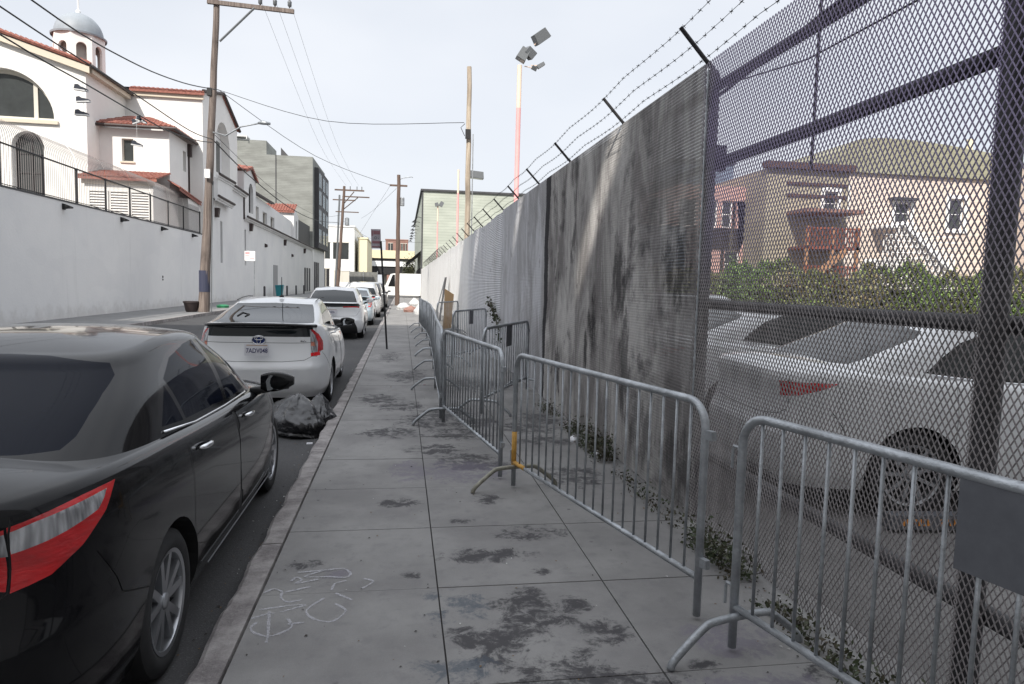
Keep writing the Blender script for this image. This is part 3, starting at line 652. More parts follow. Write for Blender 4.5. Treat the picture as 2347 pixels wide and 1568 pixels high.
# pavement slabs, 0.914 m module, joints are real gaps over a dirt bed
CX = [-.70, .207, 1.117, 2.2]; PIT = .9105; Y0 = 3.54-PIT*6
def stain_val(X, Y):
    S = [(0.53,3.94,0.25,0.09,1),(0.43,4.0,0.12,0.07,1),(0.16,3.46,0.05,0.06,2),(0.35,3.32,0.1,0.14,2),(0.68,3.4,0.09,0.12,1),(0.21,3.22,0.07,0.07,2),(0.75,3.16,0.11,0.1,1),(0.41,2.97,0.14,0.11,1),(0.25,2.75,0.2,0.09,2),(0.45,2.84,0.11,0.14,1),(0.78,2.74,0.11,0.1,1),(0.64,2.72,0.17,0.08,1),(1.55,2.87,0.19,0.15,3),(-0.29,9.57,0.27,0.36,1),(0.34,8.04,0.31,0.47,1),(0.61,6.19,0.24,0.22,1),(0.12,5.86,0.17,0.28,3),(0.54,5.83,0.38,0.31,3),(0.55,8.44,0.33,0.46,1),(0.67,5.02,0.1,0.1,1),(-0.53,3.91,0.09,0.06,1),(-0.35,3.79,0.07,0.06,3),(0.43,4.56,0.07,0.05,1),(0.8,3.69,0.06,0.05,1),(1.34,2.66,0.07,0.05,1),(1.83,2.55,0.11,0.08,1),(1.7,8.12,0.27,0.38,1),(1.51,6.94,0.28,0.2,1),(0.06,3.71,0.05,0.05,1),(0.59,3.07,0.12,0.12,1),(0.97,2.99,0.1,0.12,1),
         (.7, 6.0, .35, .16, 1), (.35, 6.6, .25, .2, 1), (.85, 4.3, .2, .12, 1), (1.5, 5.6, .2, .3, 1), (.0, 5.0, .15, .1, 1), (.9, 2.55, .25, .12, 1), (-.1, 7.4, .3, .25, 1), (.0, 9.0, .3, .3, 1), (.62, 7.3, .3, .25, 1), (1.4, 7.6, .3, .3, 1), (.9, 7.9, .35, .3, 1), (1.45, 2.45, .3, .12, 3), (.55, 2.55, .3, .12, 1), (.2, 2.5, .2, .1, 1), (.1, 12, .3, .8, 1), (1.2, 11, .5, .7, 1), (-.3, 15, .3, .9, 1), (.62, 3.30, .16, .10, 1), (.88, 3.28, .10, .08, 1), (.30, 3.05, .10, .06, 1)]
    out = np.zeros((len(X), 3))
    for x, y, rx, ry, k in S:
        d = ((X-x)/(rx*1.25))**2+((Y-y)/(ry*1.25))**2
        out[:, k-1] = np.maximum(out[:, k-1], np.clip(1.15-d*.75, 0, 1))
    return out
V = []; F = []
rs = np.random.RandomState(3)
for ci in range(3):
    x0, x1 = CX[ci]+.004, CX[ci+1]-.004
    for r in range(0, 130):
        y0, y1 = Y0+PIT*r+.0035, Y0+PIT*(r+1)-.0035
        nx, ny = (30, 30) if y1 < 7.3 else ((14, 14) if y1 < 13 else (2, 2))
        tz = rs.uniform(-.0015, .0015); b = len(V)
        for i in range(nx+1):
            for j in range(ny+1): V.append((x0+(x1-x0)*i/nx, y0+(y1-y0)*j/ny, tz))
        for i in range(nx):
            for j in range(ny): k = b+i*(ny+1)+j; F.append((k, k+ny+1, k+ny+2, k+1))
        b = len(V); V += [(x0,y0,tz),(x1,y0,tz),(x1,y1,tz),(x0,y1,tz),(x0,y0,-.02),(x1,y0,-.02),(x1,y1,-.02),(x0,y1,-.02)]
        F += [(b,b+4,b+5,b+1),(b+1,b+5,b+6,b+2),(b+2,b+6,b+7,b+3),(b+3,b+7,b+4,b)]
walk = tag(mesh_obj('sidewalk', V, F, MT['walk']), kind='structure')
A = np.array(V); st = stain_val(A[:, 0], A[:, 1]); at = walk.data.color_attributes.new('stain', 'FLOAT_COLOR', 'POINT')
at.data.foreach_set('color', np.concatenate([st, np.ones((len(V), 1))], 1).astype(np.float32).ravel())
tag(MB().box(-.70, 2.2, -4, 122, -.13, -.009).build('sidewalk_bed', MT['joint'], walk), kind='structure')
# kerb stones with worn uneven faces
mb = MB(); y = -3.0; rr_ = random.Random(5)
while y < 121:
    ln = rr_.uniform(2.2, 2.9) if y > 5 else 2.42
    n = max(2, int(ln/(.06 if y < 12 else .6))); P = []
    for i in range(n+1):
        yy = y+.006+(ln-.012)*i/n; e = .010*math.sin(yy*9)+rr_.uniform(-.006, .006) if y < 12 else 0
        P.append([(-.855+e*.6, yy, ROAD-.05), (-.850+e, yy, -.022+e*.5), (-.828+e, yy, -.004+e*.3), (-.712, yy, 0.0), (-.708, yy, -.03)])
    V = [p for r in P for p in r]; m5 = 5
    mb.add(V, [(i*m5+j, i*m5+j+1, (i+1)*m5+j+1, (i+1)*m5+j) for i in range(n) for j in range(m5-1)]+[tuple(range(5)), tuple(n*5+k for k in range(4,-1,-1))]); y += ln
tag(mb.build('kerb', MT['kerb']), kind='structure')
mb = MB(); mb.box(-12.25, -9.08, -6, 120, -.15, 0.0); lw = tag(mb.build('far_sidewalk', mat('far_sidewalk_concrete', (.20, .20, .20), .9, var=.2, vscale=1.2)), kind='structure')
mb = MB(); mb.box(-9.076, -8.9, -6, 120, -.15, .003); tag(mb.build('far_kerb', MT['kerb']), kind='structure')
sheet('parking_lot_ground', 2.205, 60, -20, 74, -.004, mat('parking_lot_asphalt', (.17, .165, .16), .9, var=.3, vscale=1.5, bump=.4, bscale=60))
# driveway seam patch of darker asphalt by the far kerb
sheet('road_patch', -8.85, -6.2, 24, 38, ROAD+.004, mat('patched_asphalt', (.05, .05, .052), .9, var=.3, vscale=2))
_cb = MT['chalk'].node_tree.nodes['Principled BSDF']; _cb.inputs['Alpha'].default_value = .42
# sprayed marks on the pavement
strokes = [[(-0.658,3.253),(-0.675,3.203),(-0.654,3.157),(-0.586,3.113),(-0.525,3.143),(-0.491,3.196),(-0.522,3.271)],[(-0.622,3.358),(-0.586,3.131),(-0.581,3.059)],[(-0.513,3.218),(-0.44,3.226)],[(-0.312,3.404),(-0.256,3.326),(-0.296,3.234),(-0.343,3.225),(-0.408,3.266),(-0.444,3.353),(-0.376,3.471)],[(-0.673,3.377),(-0.543,3.406),(-0.461,3.405),(-0.565,3.345)],[(-0.687,3.565),(-0.644,3.608),(-0.596,3.571)],[(-0.595,3.563),(-0.591,3.501),(-0.55,3.451),(-0.486,3.467)],[(-0.571,3.692),(-0.55,3.741),(-0.519,3.704),(-0.542,3.663),(-0.434,3.704)],[(-0.552,3.804),(-0.404,3.825)],[(-0.404,3.825),(-0.507,3.746),(-0.38,3.733),(-0.284,3.714),(-0.266,3.766),(-0.308,3.834),(-0.389,3.824)],[(-0.345,3.561),(-0.335,3.642),(-0.28,3.671)],[(-0.187,3.687),(-0.135,3.648),(-0.188,3.569)],[(-0.324,3.527),(-0.235,3.441)],[(-0.693,3.29),(-0.626,3.33),(-0.595,3.334)],[(-0.581,3.562),(-0.465,3.614)]]
def smooth(P, k=6):
    Q = []
    for i in range(len(P)-1):
        p0, p1, p2, p3 = P[max(i-1,0)], P[i], P[i+1], P[min(i+2,len(P)-1)]
        for j in range(k):
            t = j/k; Q.append(tuple(.5*((2*b)+(-a+c)*t+(2*a-5*b+4*c-d)*t*t+(-a+3*b-3*c+d)*t**3) for a, b, c, d in zip(p0, p1, p2, p3)))
    return Q+[tuple(P[-1])]
mb = MB()
for s_ in strokes:
    Q = smooth(smooth(s_, 6)[::3]+[s_[-1]], 5); w = .0060; VV = []
    for i in range(len(Q)):
        a, b = Vector((*Q[max(i-1, 0)], 0)), Vector((*Q[min(i+1, len(Q)-1)], 0)); d = (b-a).normalized() if (b-a).length > 1e-6 else Vector((1, 0, 0)); n = Vector((-d.y, d.x, 0))*w*(1+.35*math.sin(i*.35)); c_ = Vector((*Q[i], .0036))
        VV += [c_+n, c_-n]
    mb.add(VV, [(2*i, 2*i+1, 2*i+3, 2*i+2) for i in range(len(Q)-1)])
tag(mb.build('spray_paint_marks', MT['chalk'], walk), 'faint white spray paint loops on concrete')
# ---------------------------------------------------------------- mesh fence on the right
FX = 2.03; FT = 3.13
def mesh_panel_data(wid, hgt, a=.0250, b=.0480, sw=.0028, sd=.0044):
    ni, nj = int(round(wid/(a/2))), int(round(hgt/(b/2))); V = []; F = []
    ii, jj = np.meshgrid(np.arange(ni), np.arange(nj+1), indexing='ij'); ok = ((ii+jj) % 2 == 0); ii, jj = ii[ok], jj[ok]
    Vs = []; Fs = []; base_i = 0
    for sg in (1, -1):
        o = (jj+sg >= 0) & (jj+sg <= nj); i0, j0 = ii[o], jj[o]
        p0 = np.stack([np.zeros(len(i0)), i0*a/2, j0*b/2], 1); p1 = np.stack([np.zeros(len(i0)), (i0+1)*a/2, (j0+sg)*b/2], 1)
        d = p1-p0; d /= np.linalg.norm(d, axis=1, keepdims=True); n = np.stack([np.zeros(len(i0)), -d[:, 2], d[:, 1]], 1)*sg
        # strand leans out of the sheet plane
        corner = [(-sw/2, -sd/2), (sw/2, -sd/2+.002), (sw/2, sd/2), (-sw/2, sd/2-.002)]
        vs_ = []
        for p in (p0, p1):
            for (w_, x_) in corner: q = p+n*w_; q[:, 0] += x_; vs_.append(q)
        vv = np.stack(vs_, 1).reshape(-1, 3); m = len(i0)
        f = np.array([(0,1,5,4),(1,2,6,5),(2,3,7,6),(3,0,4,7)]); ff = (np.arange(m)[:, None, None]*8+f[None]).reshape(-1, 4)+base_i
        Vs.append(vv); Fs.append(ff); base_i += len(vv)
    V = np.concatenate(Vs); F = np.concatenate(Fs); me = bpy.data.meshes.new('mesh_panel')
    me.vertices.add(len(V)); me.vertices.foreach_set('co', V.ravel().astype(np.float32)); me.loops.add(F.size); me.loops.foreach_set('vertex_index', F.ravel().astype(np.int32))
    me.polygons.add(len(F)); me.polygons.foreach_set('loop_start', np.arange(0, F.size, 4, dtype=np.int32)); me.polygons.foreach_set('loop_total', np.full(len(F), 4, np.int32))
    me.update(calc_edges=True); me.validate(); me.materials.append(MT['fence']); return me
fence = empty('mesh_fence', (FX, 0, 0), 0, 'tall stained expanded metal fence with barbed wire along the right pavement edge', 'fence')
posts = [-.2, 2.13, 4.53, 6.33, 8.4, 10.35, 12.2, 14.1]
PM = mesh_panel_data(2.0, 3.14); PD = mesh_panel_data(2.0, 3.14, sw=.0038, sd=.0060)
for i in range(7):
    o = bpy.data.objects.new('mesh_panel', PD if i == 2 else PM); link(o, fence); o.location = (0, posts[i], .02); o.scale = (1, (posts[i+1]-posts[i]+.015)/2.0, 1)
y = 14.1
while y < 76: posts.append(y+1.95); y += 1.95
for i, y in enumerate(posts):
    mb = MB(); r = .045 if y in (2.13, 4.53) else .032
    mb.lathe([(r, -.05), (r, FT-.04), (r*.6, FT-.01), (0, FT-.005)], 14, (.055, y, 0)); 
    if y < 50:
        mb.tube([(.055, y, FT-.02), (.03, y, FT+.02), (-.01, y, FT+.055), (-.20, y, FT+.255)], [.02, .017, .015, .015], 8)
    mb.build('post', MT['post'], fence, auto=40)
mb = MB()
def rail(z, y0, y1, r, x=.085): MB().tube([(x, y0, z), (x, (y0+y1)/2, z-.01), (x, y1, z)], r, 10).build('rail', MT['post'], fence, smooth=True)
rail(3.02, -.2, 6.3, .034); rail(2.49, -.2, 2.16, .036); rail(2.49, 2.2, 4.47, .036); rail(1.53, -.2, 6.3, .036, .15); rail(.46, -.2, 4.4, .038, .12)
rail(2.49, 4.53, 6.3, .03)
MB().tube([(.06, 4.47, 2.93), (.06, 3.0, 3.06), (.06, 2.2, 3.13)], .012, 6).build('brace_rod', MT['post'], fence)
MB().tube([(.05, 4.47, 2.99), (.05, 3.4, 2.84), (.05, 2.2, 2.83)], .005, 5).build('tie_wire', MT['post'], fence)
MB().box(.03, .036, 3.27, 3.29, 2.25, 3.12).build('seam_strip', MT['post'], fence)
mb = MB(); mb.box(.0, .08, 4.33, 4.41, 2.42, 2.58).box(.02, .07, 4.28, 4.34, 2.44, 2.50).build('latch', MT['black'], fence)
for i, y in enumerate(posts[3:-1]):
    y1 = posts[3+i+1]; top = FT+.03*math.sin(i*2.3); mb = MB()
    n = 14
    for k in range(n):   # pressed sheet with shallow waves
        a, b = y+.004+(y1-y-.008)*k/n, y+.004+(y1-y-.008)*(k+1)/n
        xa, xb = .030+.012*math.sin(a*4.1), .030+.012*math.sin(b*4.1)
        if y > 14: xa -= .03; xb -= .03
        mb.add([(xa, a, .02), (xb, b, .02), (xb, b, top), (xa, a, top)], [(0, 3, 2, 1)])
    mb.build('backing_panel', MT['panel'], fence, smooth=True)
MB().box(.02, .026, 4.5, 6.33, .02, .95).build('backing_panel', MT['panel'], fence)
MB().tube([(-.012, 4.47, z) for z in np.linspace(.05, 3.1, 60)], [.005+.003*(i % 2) for i in range(60)], 5).build('tie_wire', MT['galv'], fence)
# barbed strands
for (dx, dz) in ((-.20, .262), (-.105, .165), (-.015, .085)):
    mb = MB(); ys = list(np.arange(-1, 48, .32)); P = [(dx+.006*math.sin(q*3.1), q, FT+dz-.02*abs(math.sin(q*1.65))) for q in ys]; mb.tube(P, .0024, 4)
    q = -.9
    while q < 20:
        z = FT+dz-.02*abs(math.sin(q*1.65)); x = dx+.006*math.sin(q*3.1)
        for k in range(2):
            a = q*17+k*1.6; d = Vector((math.cos(a), .3, math.sin(a)))*.016; mb.tube([Vector((x, q+k*.008, z))-d, Vector((x, q+k*.008, z))+d], .0018, 3)
        mb.tube([(x, q-.006, z), (x, q+.014, z)], .0050, 4); q += .125
    mb.build('barbed_wire', MT['black'], fence)
mb = MB()
for y0 in np.arange(36, 62, .30): mb.tube([(.0+.22*math.cos(a), y0+a*.05, FT+.22+.22*math.sin(a)) for a in np.linspace(0, 6.0, 13)], .003, 3)
tag(mb.build('razor_wire_coil', MT['post'], fence))
# ---------------------------------------------------------------- barricades
def barricade(L, plate, loc, ang, feet=(1, 1), yellow=False, lean=0.0):
    root = empty('crowd_barrier', (*loc, 0), ang)
    H, zb, c = 1.10, .21, .13
    arc = lambda cx, a0, a1: [(cx+c*math.cos(a), 0, H-.019-c+c*math.sin(a)) for a in np.linspace(a0, a1, 7)]
    pts = [(0, 0, .02)] + [(0, 0, .5)] + arc(c, math.pi, math.pi/2) + arc(L-c, math.pi/2, 0) + [(L, 0, .5), (L, 0, .02)]
    fr = MB().tube(pts, .0195, 10).build('frame', MT['galv'], root, smooth=True)
    MB().tube([(.0, 0, zb), (L, 0, zb)], .0165, 8).build('bottom_rail', MT['galv'], root, smooth=True)
    n = int(round(L/.118)); 
    for k in range(1, n):
        x = L*k/n; b = MB().tube([(x, 0, zb), (x, 0, H-.03)], .0075, 6).build('bar', MT['galv'], root, smooth=True)
    if plate: MB().box(L*.5-.13, L*.5+.13, -.012, -.008, .78, 1.07).build('name_plate', MT['plate'], root)
    for e, x in enumerate((.04, L-.04)):
        if not feet[e]: continue
        s_ = [(x, -.36, .005), (x, -.335, .05), (x, -.20, .155), (x, -.14, .178), (x, 0, .182), (x, .14, .178), (x, .20, .155), (x, .335, .05), (x, .36, .005)]
        MB().tube(smooth(s_, 3), .0175, 8).build('foot', MT['yellowg'] if yellow and e == 0 else MT['galv'], root, smooth=True)
    for z in (.30, .93):
        MB().box(L+.018, L+.065, -.014, .014, z-.022, z+.022).build('coupling_tab', MT['galv'], root); MB().tube([(0, 0, z), (-.055, 0, z), (-.060, 0, z-.02), (-.060, 0, z-.10)], .007, 6).build('coupling_hook', MT['galv'], root)
    if yellow: MB().tube([(0, 0, .16), (0, 0, .46)], .0205, 10).build('paint_band', MT['yellow'], root, smooth=True); MB().tube([(.02, 0, zb), (.22, 0, zb)], .0175, 8).build('paint_band', MT['yellow'], root, smooth=True)
    return root
MT['yellowg'] = mat('galvanized_with_yellow_paint', (.30, .29, .24), .5, .4, var=.5, vscale=14)
def bar2(P, Q, plate=False, feet=(1, 1), yellow=False, lab='', grp='crowd barriers along the pavement'):
    d = Vector(Q)-Vector(P); o = barricade(d.length, plate, P, math.atan2(d.y, d.x), feet, yellow)
    return tag(o, lab, 'barrier', grp)
bar2((1.49, 2.76), (2.00, .62), True, (1, 1), False, 'nearest grey steel crowd barrier with a dark plate, cut by the right frame edge')
bar2((.90, 5.30), (1.455, 3.06), False, (1, 0), True, 'grey steel crowd barrier with yellow paint on its lower left corner')
bar2((.49, 7.85), (.83, 5.56), False, (1, 0), False, 'grey steel crowd barrier joined end on behind the yellow marked one')
line = [(.47, 8.0), (.52, 10.4), (.60, 12.8), (.66, 15.2), (.72, 17.6), (.72, 20.0), (.66, 22.4), (.62, 24.8)]
names = ['first', 'second', 'third', 'fourth', 'fifth', 'sixth', 'last']
for i in range(7):
    bar2(line[i+1], (line[i][0], line[i][1]+.07), False, (1, 1 if i == 3 else 0), False, names[i]+' crowd barrier of the long edge-on row running down the pavement')
bar2((1.0, 8.35), (1.93, 10.35), True, (1, 1), False, 'crowd barrier set diagonally against the stained fence behind the front barriers')
bar2((1.0, 13.5), (1.90, 15.5), True, (1, 1), False, 'crowd barrier with a square dark plate beside the climbing vine')
bar2((1.0, 19.7), (1.75, 21.6), False, (1, 1), False, 'farthest crossways crowd barrier in front of the cardboard sheet')
# ---------------------------------------------------------------- left side: retaining wall, church, grey block
from mathutils.geometry import tessellate_polygon
def holed(mb, outline, holes, plane, d, rev, flip=False):
    """wall face with real openings; plane 'xz' faces -Y at y=d (reveal +Y), 'yz' faces +X at x=d (reveal -X)"""
    f = (lambda a, b, k: (a, d+k, b)) if plane == 'xz' else (lambda a, b, k: (d-k, a, b))
    loops = [outline]+holes; flat = [p for l in loops for p in l]
    T = tessellate_polygon([[Vector((p[0], p[1], 0)) for p in l] for l in loops])
    mb.add([f(p[0], p[1], 0) for p in flat], [tuple(t) for t in T])
    for h in holes:
        n = len(h); mb.add([f(p[0], p[1], 0) for p in h]+[f(p[0], p[1], rev) for p in h], [(i, (i+1) % n, n+(i+1) % n, n+i) for i in range(n)])
def pane(parent, hole, plane, d, rev, m, frame=None, mull=(), name='window', fw=.06, bars=()):
    f = (lambda a, b, k: (a, d+k, b)) if plane == 'xz' else (lambda a, b, k: (d-k, a, b))
    mb = MB(); n = len(hole); mb.add([f(p[0], p[1], rev-.01) for p in hole], [tuple(range(n))]); w = mb.build(name, m, parent)
    if frame:
        mb = MB(); xs = [p[0] for p in hole]; zs_ = [p[1] for p in hole]; x0, x1, z0, z1 = min(xs), max(xs), min(zs_), max(zs_)
        cx_, cz = (x0+x1)/2, (z0+z1)/2
        inn = [(cx_+(p[0]-cx_)*(1-2*fw/(x1-x0)), cz+(p[1]-cz)*(1-2*fw/(z1-z0))) for p in hole]
        V = [f(p[0], p[1], rev-.05) for p in hole]+[f(p[0], p[1], rev-.05) for p in inn]+[f(p[0], p[1], rev) for p in inn]
        mb.add(V, [(i, (i+1) % n, n+(i+1) % n, n+i) for i in range(n)]+[(n+i, n+(i+1) % n, 2*n+(i+1) % n, 2*n+i) for i in range(n)])
        for mx_ in mull:
            zt = z1
            for p, q in zip(hole, hole[1:]+hole[:1]):
                if min(p[0], q[0]) <= mx_ <= max(p[0], q[0]) and max(p[1], q[1]) > z0+.1 and abs(p[0]-q[0]) > 1e-6: zt = p[1]+(q[1]-p[1])*(mx_-p[0])/(q[0]-p[0])
            A, B = f(mx_-fw/2, z0, rev-.07), f(mx_+fw/2, zt, rev-.015); mb.box(min(A[0],B[0]), max(A[0],B[0]), min(A[1],B[1]), max(A[1],B[1]), A[2], B[2])
        for bz in bars:
            A, B = f(x0, bz-.025, rev-.065), f(x1, bz+.025, rev-.02); mb.box(min(A[0],B[0]), max(A[0],B[0]), min(A[1],B[1]), max(A[1],B[1]), A[2], B[2])
        mb.build('window_frame', frame, w)
    return w
def tiles(parent, p0, p1, q0, q1, pitch=.24, r=.09, name='tiled_roof', rows=0):
    """barrel-tile slope: p0-p1 eave edge, q0-q1 top edge"""
    p0, p1, q0, q1 = map(Vector, (p0, p1, q0, q1)); L = (p1-p0).length; n = max(2, int(L/pitch)); mb = MB()
    nrm = (p1-p0).cross(q0-p0).normalized(); 
    if nrm.z < 0: nrm = -nrm
    mb.add([p0, p1, q1, q0], [(0, 1, 2, 3)]); mb.add([p0-Vector((0,0,.14)), p1-Vector((0,0,.14)), p1, p0], [(0,1,2,3)])
    ed = (p1-p0).normalized()
    for k in range(n):
        t = (k+.5)/n; a, b = p0.lerp(p1, t), q0.lerp(q1, t); sl = (b-a).length; 
        if sl < .05: continue
        m = max(1, int(sl/.45)); 
        for j in range(m):
            c, e = a.lerp(b, j/m), a.lerp(b, (j+1.08)/m if j < m-1 else 1); lift = nrm*.02
            V = []
            for q, rr in ((c, r*1.12), (e, r*.9)):
                for i in range(6): an = math.pi*i/5; V.append(q+ed*math.cos(an)*rr+nrm*(math.sin(an)*rr*.8)+(lift if q is c else Vector((0,0,0))))
            mb.add(V, [(i, i+1, 7+i, 6+i) for i in range(5)]+[(0,1,2,3,4,5)])
    return mb.build(name, MT['tile'], parent)
def cornice(parent, x, y0, y1, z0, z1, out=.22, name='cornice'):
    mb = MB(); zt = .11
    for (a, b, c, d) in ((0, out*.5, -.26, -.14), (0, out, -.14, -.02)):
        mb.add([(x-.05, y0, z0+c), (x+b, y0, z0+c), (x+b, y0, z0+d), (x-.05, y0, z0+d), (x-.05, y1, z1+c), (x+b, y1, z1+c), (x+b, y1, z1+d), (x-.05, y1, z1+d)], [(0,3,2,1),(4,5,6,7),(0,1,5,4),(1,2,6,5),(2,3,7,6),(3,0,4,7)])
    mb.build(name, MT['wallst'], parent)
    MB().tube([(x+out+.03, y0, z0+.04), (x+out+.03, y1, z1+.04)], .085, 6).build('gutter', MT['gutter'], parent)
WX = -12.2
# retaining wall
wall = empty('retaining_wall', (WX, 23, 0), 0, 'long plain pale grey stucco wall along the far pavement below the railing', 'wall')
MB().box(-.35, 0, -19, 22.29, -.13, 4.24).build('wall_face', MT['wallst'], wall)
MB().box(-.38, .02, -19, 22.29, 4.243, 4.30).build('wall_cap', MT['darkgrey'], wall)
for y in (27.4, 32.6, 37.7, 42.9):
    mb = MB(); mb.box(0.003, .05, y-23-.09, y-23+.09, 3.95, 4.16); mb.prism([(.05, 4.16), (.30, 4.06), (.30, 4.01), (.05, 3.98)], 'xz', y-23-.10, y-23+.10); mb.build('wall_lamp', MT['dark'], wall)
MB().box(.003, .02, 14.7, 14.82, 1.55, 1.66).box(.003, .02, 14.7, 14.82, 1.42, 1.5).build('drain_vent', MT['black'], wall)
# railing with inward curved pickets
rl = empty('iron_railing', (WX-.18, 23, 4.30), 0, 'black iron railing with thin curved pickets on top of the pale wall', 'railing')
mb = MB(); MB().tube([(0, -8, 1.36), (0, 22.2, 1.30)], .03, 6).build('top_rail', MT['black'], rl)
MB().tube([(0, -8, .08), (0, 22.2, .08)], .015, 4).build('bottom_rail', MT['black'], rl)
yy = 23-23
ys = [-5.0, -2.1, .8, 3.4, 5.9, 8.5, 11.1, 13.7, 16.3, 18.9, 22.1]
for i, y in enumerate(ys):
    MB().box(-.03, .03, y-.04, y+.04, -.05, 1.36).build('post', MT['black'], rl)
    if i < len(ys)-1:
        mb = MB(); q = y+.13
        while q < ys[i+1]-.04:
            mb.tube([(0, q, .0), (0, q, 1.5), (-.05, q, 1.78), (-.17, q, 2.02), (-.33, q, 2.18)], .010, 3); q += .14
        mb.build('picket_panel', mat('pale_iron_pickets', (.20, .18, .18), .6) if i == 0 else bpy.data.materials['pale_iron_pickets'], rl)
# ---- church
ch = empty('church', (0, 0, 0), 0, 'white stucco church with red tiled roofs, arched windows and a grey domed cupola', 'church')
S = MT['stucco']
aL, aR, aY = -40.0, -16.55, 40.0
slope = lambda x: 12.60+(aR-x)*.315
bigarch = arch_pts(-23.25, -18.1, 9.58, 12.15, 24, .999); w1 = arch_pts(-20.2, -18.65, 5.0, 9.0, 14); w0 = arch_pts(-23.6, -22.05, 5.0, 9.0, 14)
mb = MB(); ridge = -28.3
out = [(aL, 0), (aR, 0), (aR, slope(aR)), (ridge, slope(ridge)), (aL, slope(ridge)-3.6)]
holed(mb, out, [bigarch, w1, w0], 'xz', aY, .45)
mb.add([(aR, aY, 0), (aR, 58, 0), (aR, 58, slope(aR)), (aR, aY, slope(aR))], [(0,1,2,3)])
mb.build('nave_wall', S, ch)
pane(ch, bigarch, 'xz', aY, .45, MT['glass'], MT['frame'], (-19.15, -22.2), fw=.2)
for h in (w1, w0): pane(ch, h, 'xz', aY, .45, MT['glass'], MT['black'], ((h[0][0]+h[-1][0])/2,), fw=.09, bars=(5.9, 6.9, 7.9))
MB().box(-23.5, -17.9, aY-.14, aY-.003, 9.40, 9.58).build('window_sill', MT['trim'], ch)
mb = MB(); mb.add([(aR+.35, aY-.35, slope(aR+.35)+.02), (ridge, aY-.35, slope(ridge)+.02), (ridge, 58, slope(ridge)+.02), (aR+.35, 58, slope(aR+.35)+.02)], [(0,1,2,3)]); mb.build('nave_roof', MT['tile'], ch)
mb = MB(); 
for k in range(52):
    t = k/52; x = ridge+(aR+.35-ridge)*t; x2 = ridge+(aR+.35-ridge)*(t+.022); V = []
    mb.tube([(x, aY-.30, slope(x)+.10), (x2, aY-.30, slope(x2)+.07)], [.13, .10], 6)
mb.build('verge_tiles', MT['tile'], ch)
mb = MB(); mb.tube([(aR+.42, aY-.35, slope(aR+.4)-.02), (aR+.42, 50, slope(aR+.4)-.02)], .09, 6); mb.build('gutter', MT['gutter'], ch)
mb = MB(); mb.add([(aR+.30, aY-.28, slope(aR+.3)-.42), (aR+.30, aY-.28, slope(aR+.3)-.08), (ridge, aY-.28, slope(ridge)-.08), (ridge, aY-.28, slope(ridge)-.42), (aR+.30, aY, slope(aR+.3)-.42), (ridge, aY, slope(ridge)-.42)], [(0,1,2,3), (0,3,5,4)]); mb.build('fascia', MT['trim'], ch)
mb = MB(); mb.box(aR+.005, aR+.33, aY+.01, 45.2, 12.16, 12.44); mb.build('fascia', MT['trim'], ch)
# cupola
cu = Vector((-19.35, 46, 0)); cr_ = 1.40
mb = MB(); n = 8
for k in range(n):
    a0, a1 = 2*math.pi*(k+.12)/n, 2*math.pi*(k+1.12)/n; p0 = cu+Vector((math.cos(a0), math.sin(a0), 0))*cr_; p1 = cu+Vector((math.cos(a1), math.sin(a1), 0))*cr_
    d = (p1-p0); w = d.length; d.normalize(); nn = Vector((-d.y, d.x, 0))*.16; hw = .27; hole = arch_pts(w/2-hw, w/2+hw, 12.9, 15.2, 10)
    outl = [(0, 12), (w, 12), (w, 15.75), (0, 15.75)]
    T = tessellate_polygon([[Vector((p[0], p[1], 0)) for p in l] for l in (outl, hole)]); fl = outl+hole
    for off in (Vector((0,0,0)), nn): mb.add([p0+d*p[0]+off+Vector((0,0,p[1])) for p in fl], [tuple(t) for t in T])
    m_ = len(hole); mb.add([p0+d*p[0]+Vector((0,0,p[1])) for p in hole]+[p0+d*p[0]+nn+Vector((0,0,p[1])) for p in hole], [(i,(i+1)%m_,m_+(i+1)%m_,m_+i) for i in range(m_)])
mb.add([cu+Vector((0,0,13.0))+Vector((x*.95,y*.95,0)) for x, y in ((-1,-1),(1,-1),(1,1),(-1,1))], [(0,1,2,3)])
mb.build('cupola_drum', S, ch)
MB().lathe([(.9, 12.95), (.9, 15.7)], 8, (cu.x, cu.y, 0)).build('cupola_core', mat('shaded_core', (.45, .45, .43), .9), ch)
MB().lathe([(1.46, 15.70), (1.48, 15.80), (1.32, 15.82)]+[(1.31*math.cos(t), 15.82+1.34*math.sin(t)) for t in np.linspace(0, 1.5, 12)]+[(0, 17.17)], 32, (cu.x, cu.y, 0)).build('dome', MT['dome'], ch, auto=50)
mb = MB(); mb.lathe([(.13, 17.12), (.14, 17.3), (.05, 17.4), (.05, 18.9)], 8, (cu.x, cu.y, 0)); mb.box(cu.x-.35, cu.x+.35, cu.y-.05, cu.y+.05, 18.2, 18.3); mb.build('cross', MT['paint'], ch)
# transept block B
bY = 45.3
mb = MB(); holed(mb, [(aR, 0), (WX, 0), (WX, 12.75), (aR, 12.75)], [], 'xz', bY, .3)
arB = arch_pts(48.3, 52.0, 8.6, 12.15, 14, 1.0)
holed(mb, [(bY, 8.2), (54.2, 8.2), (54.2, 12.45), (49.9, 13.9), (bY, 12.9)], [arB], 'yz', WX, .55); mb.build('transept_wall', S, ch)
pane(ch, arB, 'yz', WX, .55, MT['wallst'], None, name='niche_back')
wB = [(50.3, 8.7), (51.3, 8.7), (51.3, 11.0), (50.3, 11.0)]; MB().box(WX-.53, WX-.50, 50.3, 51.3, 8.7, 11.0).build('window', MT['glass'], ch)
tiles(ch, (aR+.3, bY-.30, 12.78), (WX+.2, bY-.30, 12.78), (aR+.3, bY+.25, 13.0), (WX+.2, bY+.25, 13.0), .26, .10, 'coping_tiles')
